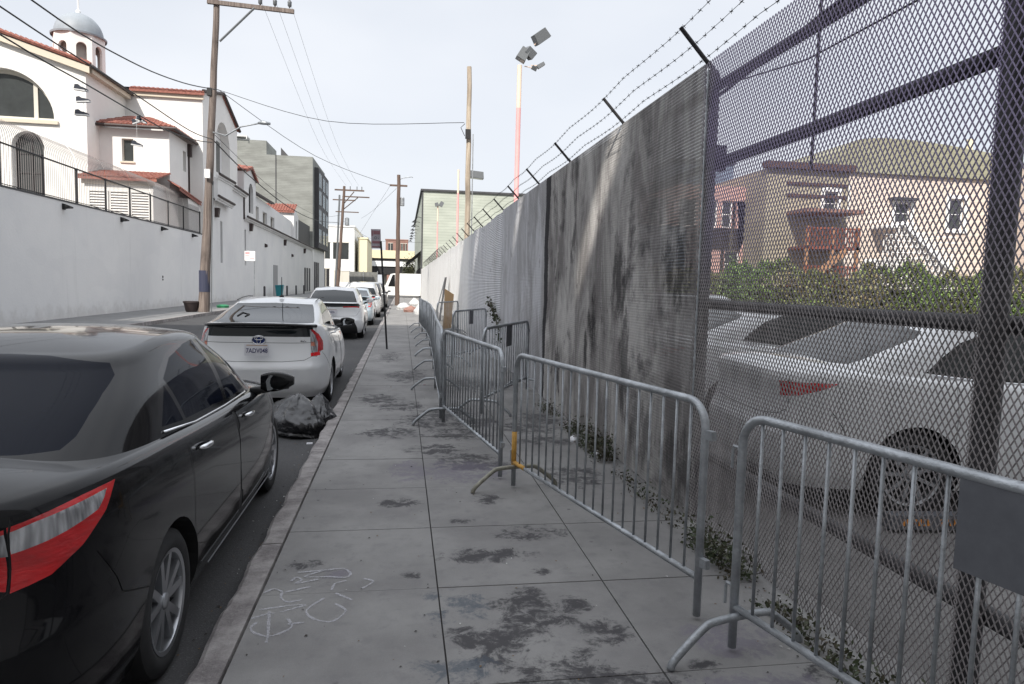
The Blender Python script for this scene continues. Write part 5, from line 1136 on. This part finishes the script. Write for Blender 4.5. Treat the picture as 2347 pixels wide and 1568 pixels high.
MB().box(-.28, -.02, -.036, -.0305, 3.12, 3.26).box(-.28, -.05, -.036, -.0305, 3.0, 3.05).box(.0, .24, -.036, -.0305, 2.82, 2.88).build('sign_print', mat('faded_pink_ink', (.7, .35, .36), .7), s2)
pt = empty('planter', (-9.75, 34.0, 0), 0, 'dark brown plastic plant pot beside the weathered pole', 'planter')
MB().lathe([(0, 0), (.22, 0), (.25, .05), (.33, .42), (.36, .42), (.36, .50), (.31, .50), (.29, .42), (0, .40)], 18).build('pot', mat('dark_brown_pot', (.03, .02, .02), .6), pt, auto=40)
tb = empty('trash_bin', (-11.3, 66.5, 0), 0, 'teal and green wheeled bin against the church wall', 'bin'); tb.scale = (.8, .8, .8)
mb = MB(); mb.add([(-.3,-.3,.1),(.3,-.3,.1),(.3,.3,.1),(-.3,.3,.1),(-.42,-.4,1.25),(.42,-.4,1.25),(.42,.4,1.25),(-.42,.4,1.25)], [(0,3,2,1),(4,5,6,7),(0,1,5,4),(1,2,6,5),(2,3,7,6),(3,0,4,7)]); mb.build('bin_body', MT['teal'], tb)
MB().prism([(-.46, 1.25), (.46, 1.25), (.42, 1.42), (-.40, 1.36)], 'xz', -.45, .45).build('lid', MT['teal'], tb)
for k in (-1, 1): MB().lathe([(0, 0), (.12, 0), (.12, .06), (0, .06)], 12, (k*.33-.03, .3, .12), 'x').build('wheel', MT['dark'], tb)
tag(MB().lathe([(0, 0), (.30, 0), (.34, .12), (.20, .17), (0, .17)], 12, (-9.7, 39.5, 0)).build('plastic_lid', MT['green']), 'flat green plastic lid lying on the far pavement', 'lid')
for i, y in enumerate((60.5, 72, 78, 84)):
    tag(MB().lathe([(.09, 0), (.09, .95), (.06, 1.02), (0, 1.03)], 10, (-11.5, y, 0)).build('bollard', MT['darkgrey'], auto=40), ['nearest', 'second', 'third', 'farthest'][i]+' short dark bollard in the row beneath the church wall', 'bollard', 'bollards below the church wall')
# trash bag: crumpled sack between the cars
def sack(label, loc, s, m, seed, name='trash_bag'):
    bm = bmesh.new(); bmesh.ops.create_icosphere(bm, subdivisions=5, radius=1)
    from mathutils import noise as mn
    for v in bm.verts:
        p = v.co.copy(); a = math.atan2(p.y, p.x); f = 1+.16*(mn.noise(p*1.4+Vector((seed, 0, 0))))
        fold = abs(mn.noise(Vector((math.cos(a)*2.6, math.sin(a)*2.6, p.z*.7+seed)))); f += .22*fold*(.4+.6*max(0, p.z))
        f += .10*abs(mn.noise(p*4+Vector((0, seed, 0))))+.06*abs(mn.noise(p*9+Vector((seed, 0, 3))))
        q = p*f; q.x *= s[0]; q.y *= s[1]; q.z *= s[2]*(1+.12*max(0, p.z)**3)
        if p.z < -.35: q.z = max(q.z, -s[2]*.45); q.x *= 1.12; q.y *= 1.12
        if p.z > .2: k = 1-.38*(p.z-.2)/.8; q.x *= k; q.y *= k
        v.co = q+Vector((0, 0, s[2]*.45))
    me = bpy.data.meshes.new(name); bm.to_mesh(me); bm.free(); me.materials.append(m); me.polygons.foreach_set('use_smooth', [True]*len(me.polygons))
    o = bpy.data.objects.new(name, me); link(o); o.location = loc; return tag(o, label, 'bag')
b1 = sack('crumpled shiny black trash bag lying in the gutter between the black and white cars', (-1.22, 8.1, ROAD+.005), (.26, .46, .27), MT['plastic'], 2)
b1.rotation_euler = (0, .12, .5)
sack('smaller black bag spilling onto the kerb beside the big one', (-.98, 8.35, ROAD+.005), (.20, .30, .22), MT['plastic'], 7)
tag(MB().box(-.03, .03, -.02, .02, 0, .012).build('paper_scrap', MT['litter']), 'tiny white paper scrap in the gutter by the trash bag', 'litter').location = (-.96, 7.45, ROAD)
# weeds along the fence foot
def weed(label, loc, n, sx, sy, h, seed, m=None):
    r = empty('weed_clump', loc, 0, label, 'weed', 'weeds along the fence foot')
    mb = MB(); rr = random.Random(seed)
    for k in range(14):
        x, y = rr.uniform(-sx, sx)*.6, rr.uniform(-sy, sy)*.8; mb.tube([(x, y, 0), (x+rr.uniform(-.05, .05), y+rr.uniform(-.05, .05), h*rr.uniform(.5, 1))], [.003, .001], 4)
    mb.build('stem', MT['leaf'], r); leaves('foliage', r, lambda q, n: np.stack([q.uniform(-1, 1, n)*sx, q.uniform(-1, 1, n)*sy, np.abs(q.normal(0, .38, n))*h+.008], 1)*(1, 1, 1)+(q.normal(0, .02, (n, 3))*(1, 1, 0)), n, .014, m or MT['leaf'], seed); return r
for i, (lab_, y, n, sy, h) in enumerate((('leafy weed clump at the fence foot behind the nearest barrier left end', 3.75, 900, .32, .18), ('low weeds under the dark beam of the near fence bay', 2.75, 450, .40, .10), ('green weed clump with litter by the stained fence', 6.4, 1500, .40, .24), ('small weed tuft past the scorched patch of fence', 7.3, 350, .25, .20), ('dark weed strip low behind the barrier plate', 1.9, 800, .45, .12), ('thin weeds where the black drip meets the ground', 8.6, 250, .4, .12), ('dry brown weed fringe between two clumps', 4.9, 300, .7, .07))):
    weed(lab_, (1.90, y, 0), n, .10, sy, h, i+3)
vn = empty('climbing_vine', (1.95, 14.6, 0), 0, 'leafy vine hanging down the fence beside the plated barrier', 'vine')
vp = [(0, -.9, .5), (-.03, -.75, .85), (-.02, -.35, .98), (-.03, .1, 1.12), (-.02, .5, 1.25)]; MB().tube(smooth(vp, 5), .012, 5).build('stem', MT['leaf'], vn)
leaves('foliage', vn, lambda q, n: np.array(smooth(vp, 30))[q.randint(0, 120, n)]+q.normal(0, .05, (n, 3)), 150, .04, MT['leaf'], 4)
litter_at = [((1.80, 6.9), 'white litter'), ((1.88, 6.25), 'blue white litter')]
for i, ((x, y), t) in enumerate(litter_at):
    o = sack(['crushed white paper cup at the weeds near the fence', 'crumpled bluish wrapper at the edge of the green weeds'][i], (x, y, 0.0), (.045, .05, .035), MT['litter'], 11+i, 'crumpled_paper'); o['category'] = 'litter'
tag(MB().box(-.02, .02, -.008, .008, 0, .006).build('red_scrap', MT['signred']), 'small red plastic scrap under the barrier row', 'litter').location = (.37, 10.9, .002)
# cardboard and debris far down
tag(MB().prism([(0, .0), (.30, .05), (.38, 1.25), (.05, 1.45)], 'xz', 0, .03).build('cardboard_sheet', MT['card']), 'brown cardboard sheet leaning on the sunlit fence', 'cardboard').location = (1.45, 24.5, .0)
tag(MB().obox((1.75, 30, .95), (.03, 0, .0), (0, .25, 0), (.12, 0, .95)).build('leaning_board', MT['darkgrey']), 'dark narrow board leaning on the far white fence', 'board')
tag(MB().tube([(1.5, 32, 0), (1.98, 32, 1.9)], .03, 5).build('leaning_pipe', MT['lamp']), 'thin pipe propped slantwise on the far white fence', 'pipe')
for i, (x, y, s_, lab_) in enumerate(((.1, 42, (.42, .4, .25), 'white heap of bagged rubbish on the sunlit far pavement'), (.85, 47, (.4, .5, .35), 'taller white rubbish sack beside the far heap'), (.5, 38.5, (.4, .3, .2), 'reddish flattened bundle lying on the sunlit pavement'), (.95, 36, (.3, .3, .35), 'small pale sack near the end of the barrier row'))):
    o = sack(lab_, (x, y, 0), s_, mat('grey_white_sack', (.5, .5, .5), .7) if i != 2 else MT['brick'], 20+i, 'rubbish_sack')

# grit, dead leaves and cigarette ends: nobody could count them
gm = MB(); gr = random.Random(31)
for k in range(1500):
    w = gr.random()
    if w < .45: x, y = 2.0-abs(gr.gauss(0, .10)), 1.2+gr.random()**1.4*14
    elif w < .75: x, y = -.86-abs(gr.gauss(0, .10)), 2.2+gr.random()**1.3*16
    else: x, y = gr.uniform(-.7, 2.0), 2.2+gr.random()**1.5*14
    z = (ROAD if x < -.85 else .0015)+.002; s_ = gr.uniform(.003, .010)*(1.6 if gr.random() < .08 else 1); a = gr.uniform(0, 3.14)
    gm.mi = gr.choice((0, 0, 0, 1, 1, 2)); c_, q_ = math.cos(a)*s_, math.sin(a)*s_
    gm.add([(x-c_, y-q_, z), (x+q_*.6, y-c_*.6, z+s_*.3), (x+c_, y+q_, z+.001), (x-q_*.6, y+c_*.6, z+s_*.4)], [(0, 1, 2, 3)])
tag(gm.build('street_grit', [mat('dark_grit', (.04, .035, .03), .9), mat('dry_leaf_bits', (.16, .10, .05), .9), mat('pale_grit', (.5, .5, .48), .9)]), 'scattered grit and dry leaf bits on the pavement and gutter', 'grit', kind='stuff')
# ---------------------------------------------------------------- behind the fence: hedge and houses
hd = empty('hedge', (22, 30, 0), 0, 'long green and brown hedge along the back of the parking lot', 'hedge')
def hcloud(r, n):
    x = r.uniform(-17, 17, n); t = r.uniform(0, 1, n); top = 2.35+.5*(x+17)/34+.28*np.sin(x*.9)+.2*np.sin(x*2.7+1)+.16*np.sin(x*7)+.1*np.sin(x*19)+r.exponential(.07, n)
    z = top*(1-t**2.2*.98); y = r.normal(0, .45, n)*np.clip(top-z+.3, .2, 1.2)+.3*np.sin(x*2)
    return np.stack([x, y, z], 1)
leaves('foliage', hd, hcloud, 70000, .07, MT['hedge'], 9)
MB().box(-17, 17, .1, .5, 0, 1.9).build('hedge_core', mat('hedge_twigs', (.045, .045, .02), .9, var=.5, vscale=6), hd)
def house(name, label, x0, x1, y, dpt, z1, m, roofm, wins, cat='house', trim=True):
    cx = (x0+x1)/2; r = empty(name, (cx, y, 0), 0, label, cat); holes = []
    for (a, b, c, d) in wins: holes.append([(a-cx, c), (b-cx, c), (b-cx, d), (a-cx, d)])
    mb = MB(); holed(mb, [(x0-cx, 0), (x1-cx, 0), (x1-cx, z1), (x0-cx, z1)], holes, 'xz', 0, .18); mb.build('front_wall', m, r)
    mb = MB(); mb.add([(x0-cx, 0, 0), (x0-cx, dpt, 0), (x0-cx, dpt, z1), (x0-cx, 0, z1)], [(0,1,2,3)]); mb.add([(x1-cx, 0, 0), (x1-cx, dpt, 0), (x1-cx, dpt, z1), (x1-cx, 0, z1)], [(0,1,2,3)]); mb.add([(x0-cx, 0, z1-.01), (x1-cx, 0, z1-.01), (x1-cx, dpt, z1-.01), (x0-cx, dpt, z1-.01)], [(0,1,2,3)]); mb.build('side_wall', m, r)
    if roofm: MB().box(x0-cx-.2, x1-cx+.2, -.35, .25, z1, z1+.38).build('cornice', roofm, r)
    for h in holes:
        w = pane(r, h, 'xz', 0, .18, MT['glass'], MT['paint'], (), fw=.09, bars=((h[0][1]+h[2][1])/2,))
        mb = MB(); a, b, c, d = h[0][0], h[1][0], h[0][1], h[2][1]
        if trim: mb.box(a-.22, a, -.06, -.003, c-.2, d+.2).box(b, b+.22, -.06, -.003, c-.2, d+.2).box(a, b, -.062, -.003, d, d+.24).box(a-.25, b+.25, -.12, -.063, c-.22, c-.06); mb.build('window_surround', MT['paint'], w)
    return r
house('pink_house', 'pink stucco house at the left end behind the hedge', 12, 21.4, 41, 9, 8.2, MT['pink'], None, [(18.9+k*.98, 19.6+k*.98, 5.6, 7.3) for k in (0, 1, 2)]+[(18.9+k*1.3, 19.9+k*1.3, 2.5, 4.2) for k in (0, 1)]+[(13+k*2, 14.2+k*2, 5.6, 7.3) for k in (0, 1, 2)], trim=False)
tn = house('tan_house', 'narrow tan boarded house with a dark maroon cornice above red stairs', 21.4, 26.8, 38.5, 8, 9.0, MT['tan'], MT['maroon'], [(25.2, 26.1, 6.4, 7.8)])
mb = MB(); 
for z in (7.4, 8.1): mb.box(-1.4, 2.6, -.1, -.003, z, z+.16)
mb.build('shadow_board', MT['maroon'], tn)
st_ = empty('timber_stairs', (24.6, 36.6, 0), 0, 'red and orange timber stairs and balconies on the tan house', 'stairs')
for z in (2.0, 4.2): MB().box(-1.6, 1.8, 0, 1.8, z, z+.18).build('landing', MT['redw'], st_)
for z in (2.2, 4.4):
    mb = MB(); mb.box(-1.6, 1.8, -.04, .04, z+.95, z+1.05)
    for k in range(22): mb.box(-1.6+k*.16, -1.55+k*.16, -.03, .03, z, z+.95)
    mb.build('balustrade', MT['redw'], st_)
for x in (-1.5, .1, 1.7): MB().box(x-.09, x+.09, .0, .16, 0, 5.5).build('stair_post', MT['orangew'], st_)
MB().obox((-.4, -.3, 3.2), (1.2, 0, .95), (0, .06, 0), (.1, 0, -.16)).obox((.3, -.4, 1.2), (1.1, 0, -.9), (0, .06, 0), (.1, 0, .16)).build('stringer', MT['orangew'], st_)
MB().box(-1.8, 1.9, -.2, 1.9, 6.3, 6.5).build('porch_roof', MT['brick'], st_)
bh = house('beige_house', 'long pale beige boarded house with an olive rounded roof behind the hedge', 26.8, 38.6, 40, 10, 9.3, MT['beige'], None, [(27.0, 27.7, 6.7, 8.4), (27.0, 27.6, 3.6, 5.6), (31.2, 32.3, 6.2, 7.6), (35.1, 36.2, 6.0, 8.0), (29.4, 30.1, 2.3, 3.7), (30.6, 31.5, 2.3, 3.7)])
mb = MB(); pr = [(-6.1, 9.3), (-6.05, 9.9), (-5.8, 10.5), (-5.2, 11.05), (-4.4, 11.35), (-3.0, 11.5), (-1.0, 11.5), (1.5, 11.35), (4.0, 11.1), (6.0, 10.9), (6.0, 9.3)]
mb.prism(pr, 'xz', -.25, 9); mb.build('roof', MT['olive'], bh)
MB().box(4.0, 4.25, .5, .75, 10.9, 12.0).build('vent_pipe', MT['cream'], bh); MB().box(-2.0, -.2, -.5, -.003, 7.7, 7.85).build('door_canopy', MT['darkgrey'], bh)
ws = empty('white_stairs', (31.8, 38.4, 0), 0, 'white lattice back stairs in front of the beige house', 'stairs')
mb = MB()
for k in range(26): mb.box(-2.5+k*.2, -2.45+k*.2, -.03, .03, 2.0, 6.3-abs(k-9)*.14)
for k in range(10): mb.box(-2.5, 2.5, -.05, -.031, 2.1+k*.36, 2.15+k*.36)
mb.build('lattice', MT['paint'], ws); MB().obox((.6, .3, 4.6), (1.9, 0, -1.5), (0, .5, 0), (.08, 0, .12)).build('stringer', MT['paint'], ws); MB().box(-2.3, -.5, .1, 1.5, 5.8, 5.95).build('landing', MT['paint'], ws)
house('corner_house', 'pale pink boarded house at the right frame edge with white trimmed windows', 39.2, 52, 37.5, 10, 10.2, MT['beige'], MT['paint'], [(40.6, 41.9, 6.0, 8.2), (40.2, 41.6, 1.6, 3.2), (43.5, 44.8, 6.0, 8.2)])
# building seen over the pink house
block('glass_tower', 'bluish distant building peeking above the pink house', 24, 30, 60, 75, 13.2, mat('blue_grey_cladding', (.20, .25, .33), .5, var=.3, vscale=.6))
ol = empty('lettered_strip', (3.62, 4.05, .02), R(-5), 'small dark plate with worn orange lettering low behind the fence', 'plate')
MB().box(-.30, .30, 0, .10, 0, .10).build('plate_body', MT['plate'], ol)
mb = MB(); rr_ = random.Random(4); x = -.22
while x < .22:
    w = rr_.uniform(.014, .024)
    if not (-.02 < x < .03): mb.box(x, x+w*.5, -.006, -.002, .03, .075).box(x+w*.5, x+w, -.006, -.002, .03+rr_.choice((0, .03)), .045+rr_.choice((0, .03)))
    x += w+.012
mb.build('worn_lettering', MT['orange'], ol)
# ---------------------------------------------------------------- cars
import copy
def place(c, x, y, ang=0.0, z=ROAD): c.location = (x, y, z); c.rotation_euler = (0, 0, ang); return c
SD = copy.deepcopy(SEDAN); SD['mirror_m'] = 'gloss'
black, lo, ghs = make_car(SD, car_mats('black', (.005, .005, .006), .12, coat=.5, spec=.14, glass=(.004, .006, .013), gspec=.06, cior=1.28), 'parked_car', 'glossy black sedan parked nearest, cut off by the left frame edge', 'cars parked along the near kerb'); place(black, -1.86, 2.12)
MB().tube([(-.885, y, .285) for y in np.linspace(1.5, 3.2, 8)], .004, 5).build('sill_trim', CM['alloy'], black); MB().tube([(.885, y, .285) for y in np.linspace(1.5, 3.2, 8)], .004, 5).build('sill_trim', CM['alloy'], black)
HT = copy.deepcopy(HATCH); HT['plate'] = (.005, .84, '7ADV048', R(-4)); HT['mirror_m'] = 'gloss'
MW = car_mats('white', (.74, .75, .76), .28)
pr, lo, g2 = make_car(HT, MW, 'parked_car', 'white liftback with two piece rear glass and a shark tail, second car from the viewer', 'cars parked along the near kerb'); place(pr, -1.84, 9.165)
# emblem: three ellipses, wiper, antenna, spoiler lip, badge
em = MB(); yb = -.002
def ell(cx, cz, a, b, r, y): em.tube([(cx+a*math.cos(t), y, cz+b*math.sin(t)) for t in np.linspace(0, 2*math.pi, 33)[:-1]], r, 6, closed=True)
ell(0, .0, .070, .047, .006, 0); ell(0, .0, .022, .043, .0045, -.002); ell(0, .018, .045, .017, .0045, -.003)
e_ = em.build('emblem', CM['chrome'], pr, smooth=True); u, v = lo.inv((0, 0, .957), (1, .02, 1), (0, .2)); q = lo.P(u, v); e_.location = (0, q[1]-.012, .957); e_.scale = (1.2, 1.2, 1.2)
MB().lathe([(0, 0), (.066, 0)], 24, (0, .004, 0), 'y').build('emblem_disc', mat('blue_emblem_enamel', (.02, .04, .15), .2), e_).scale = (1, 1, .68)
bg = MB().box(-.035, -.02, 0, .004, 0, .020).box(-.012, .003, 0, .004, 0, .018).box(.012, .017, 0, .004, 0, .026).box(.024, .034, 0, .004, 0, .012).build('trim_badge', CM['chrome'], pr); u, v = lo.inv((.56, 0, .945), (1, .02, 1), (0, .2)); q = lo.P(u, v); bg.location = (.56, q[1]-.008, .935)
sp_ = []
for x in np.linspace(-.70, .70, 21):
    u, v = lo.inv((abs(x), 0, 1.15), (1, .02, 1), (0, .3)); q = lo.P(u, v); sp_.append((x, q[1]-.022, 1.158-.02*abs(x/.7)**3))
MB().tube(sp_, .024, 8).build('spoiler_lip', CM['gloss'], pr, smooth=True)
MB().tube([(-.30, .30, 1.255), (-.26, .42, 1.295), (-.17, .36, 1.275), (-.20, .28, 1.25)], [.012, .016, .016, .010], 6).build('wiper', CM['dark'], pr, smooth=True)
MB().lathe([(0, 0), (.04, 0), (.028, .02), (.006, .045), (.005, .30), (0, .31)], 12, (.04, 1.62, 1.482)).build('antenna', CM['dark'], pr, smooth=True)
for s_ in (-1, 1): MB().tube([(s_*.56, y, float(ghs.zhi(y)) if False else z) for y, z in ((1.45, 1.437), (1.8, 1.468), (2.2, 1.482), (2.5, 1.472))], .007, 5).build('roof_ditch', CM['dark'], pr)
# crossover hatch
IO = copy.deepcopy(HATCH); IO.update(L=4.47, R=.335, rim='multi'); IO['W'] = [(0, .84), (.12, .88), (.35, .91), (.6, .90), (.8, .87), (1, .82)]; IO['gW'] = [(0, .78), (.5, .72), (1, .60)]
IO['gR'] = [(0, .10), (.5, .38), (1, .80)]; IO['roof'] = [(0, 1.45), (.8, 1.52), (2.1, 1.55), (2.5, 1.54), (3.6, 1.42)]; IO['zs'] = [(0, 1.10), (.9, 1.10), (1.6, 1.08), (2.6, 1.03), (3.2, 1.0), (3.9, .90), (4.47, .68)]; IO['mirror'] = (.85, 2.95, 1.08)
IO['glass'][0] = ('rear_window', 'glass', 'both', 'rear', [(0, 1.12), (.70, 1.12), (.69, 1.16), (.60, 1.40), (.56, 1.45), (0, 1.48)])
IO['low'] = [('rear_window', 'glass', 'both', 'rear', [(0, .97), (.77, .99), (.79, 1.02), (.74, 1.09), (0, 1.09)]), ('taillight', 'red', 'two', 'free', [(.30, .05, 1.00), (.30, .05, .965), (.86, .25, .97), (.87, .30, 1.02), (.80, .2, 1.01)]), ('lower_valance', 'dark', 'both', 'rear', [(0, .62), (.62, .60), (.72, .38), (.74, .2), (0, .2)])]
IO['seams'] = [('rear', [(.8, .96), (.68, .72), (.3, .70), (0, .70)])]
IO['plate'] = (-.005, .84, '1625L', R(-3))
ion, l3, g3 = make_car(IO, MW, 'parked_car', 'white crossover with a dark full width rear window, third car from the viewer', 'cars parked along the near kerb'); place(ion, -2.05, 20.9)
HB = copy.deepcopy(HATCH)
blu, _, _ = make_car(HB, car_mats('silver_blue', (.42, .50, .56), .3, .4), 'parked_car', 'pale silver blue liftback parked just beyond the white crossover', 'cars parked along the near kerb'); place(blu, -1.98, 27.6)
SU = copy.deepcopy(IO); SU.pop('plate'); SU['roof'] = [(0, 1.60), (.8, 1.68), (2.1, 1.72), (2.6, 1.70), (3.6, 1.5)]; SU['gR'] = [(0, .10), (.5, .2), (1, .42)]; SU['R'] = .35
sv, _, _ = make_car(SU, car_mats('silver', (.55, .56, .57), .35, .5), 'parked_car', 'silver sport utility car, fifth in the kerbside row', 'cars parked along the near kerb'); place(sv, -1.95, 34.0)
for i, (y, lab_) in enumerate(((40.5, 'dark sport utility car, sixth in the kerbside row'), (47.5, 'last dark car visible in the kerbside row beside the brown pole'))):
    if i == 0: dk, _, _ = make_car(SU, car_mats('charcoal', (.03, .03, .035), .3), 'parked_car', lab_, 'cars parked along the near kerb'); place(dk, -1.95, y)
    else: c = copy_tree(dk); place(c, -1.9, y); c['label'] = lab_
# cars in the lot, noses to the right
LT = copy.deepcopy(SEDAN); LT.update(rim='multi'); LT['low'] = [('taillight', 'red', 'two', 'free', [(.62, .05, .97), (.80, .12, .98), (.87, .42, .985), (.86, .30, .93), (.83, .1, .87), (.62, .05, .85)])]
lot1, _, _ = make_car(LT, MW, 'parked_car', 'white sedan behind the fence, closest in the lot with its rear wheel visible', 'cars in the parking lot'); place(lot1, 2.78, 5.30, R(-90-6), 0.0)
place(lot1, 2.75, 5.28, R(-95), 0.0)
lot2 = copy_tree(lot1); place(lot2, 2.75, 8.05, R(-92), 0.0); lot2['label'] = 'white sedan behind the fence, second in the lot with only roof and glass showing'
lot3, _, _ = make_car(IO, car_mats('pale_silver', (.60, .61, .62), .3, .3), 'parked_car', 'pale silver car farther back in the lot near the scorched fence bay', 'cars in the parking lot'); place(lot3, 3.0, 11.2, R(-90), 0.0)
gl = MB()
for (y, z, w, h) in ((1.75, 1.17, .28, .05), (2.02, 1.13, .16, .06), (2.55, 1.20, .30, .03), (2.80, 1.10, .07, .14), (2.70, 1.06, .20, .045)): gl.obox((.742, y, z), (.002, 0, 0), (0, w/2, 0), (-.02*h/.1, 0, h/2))
gl.build('window_writing', mat('pale_green_glass_marker', (.25, .55, .42), .5), lot1)
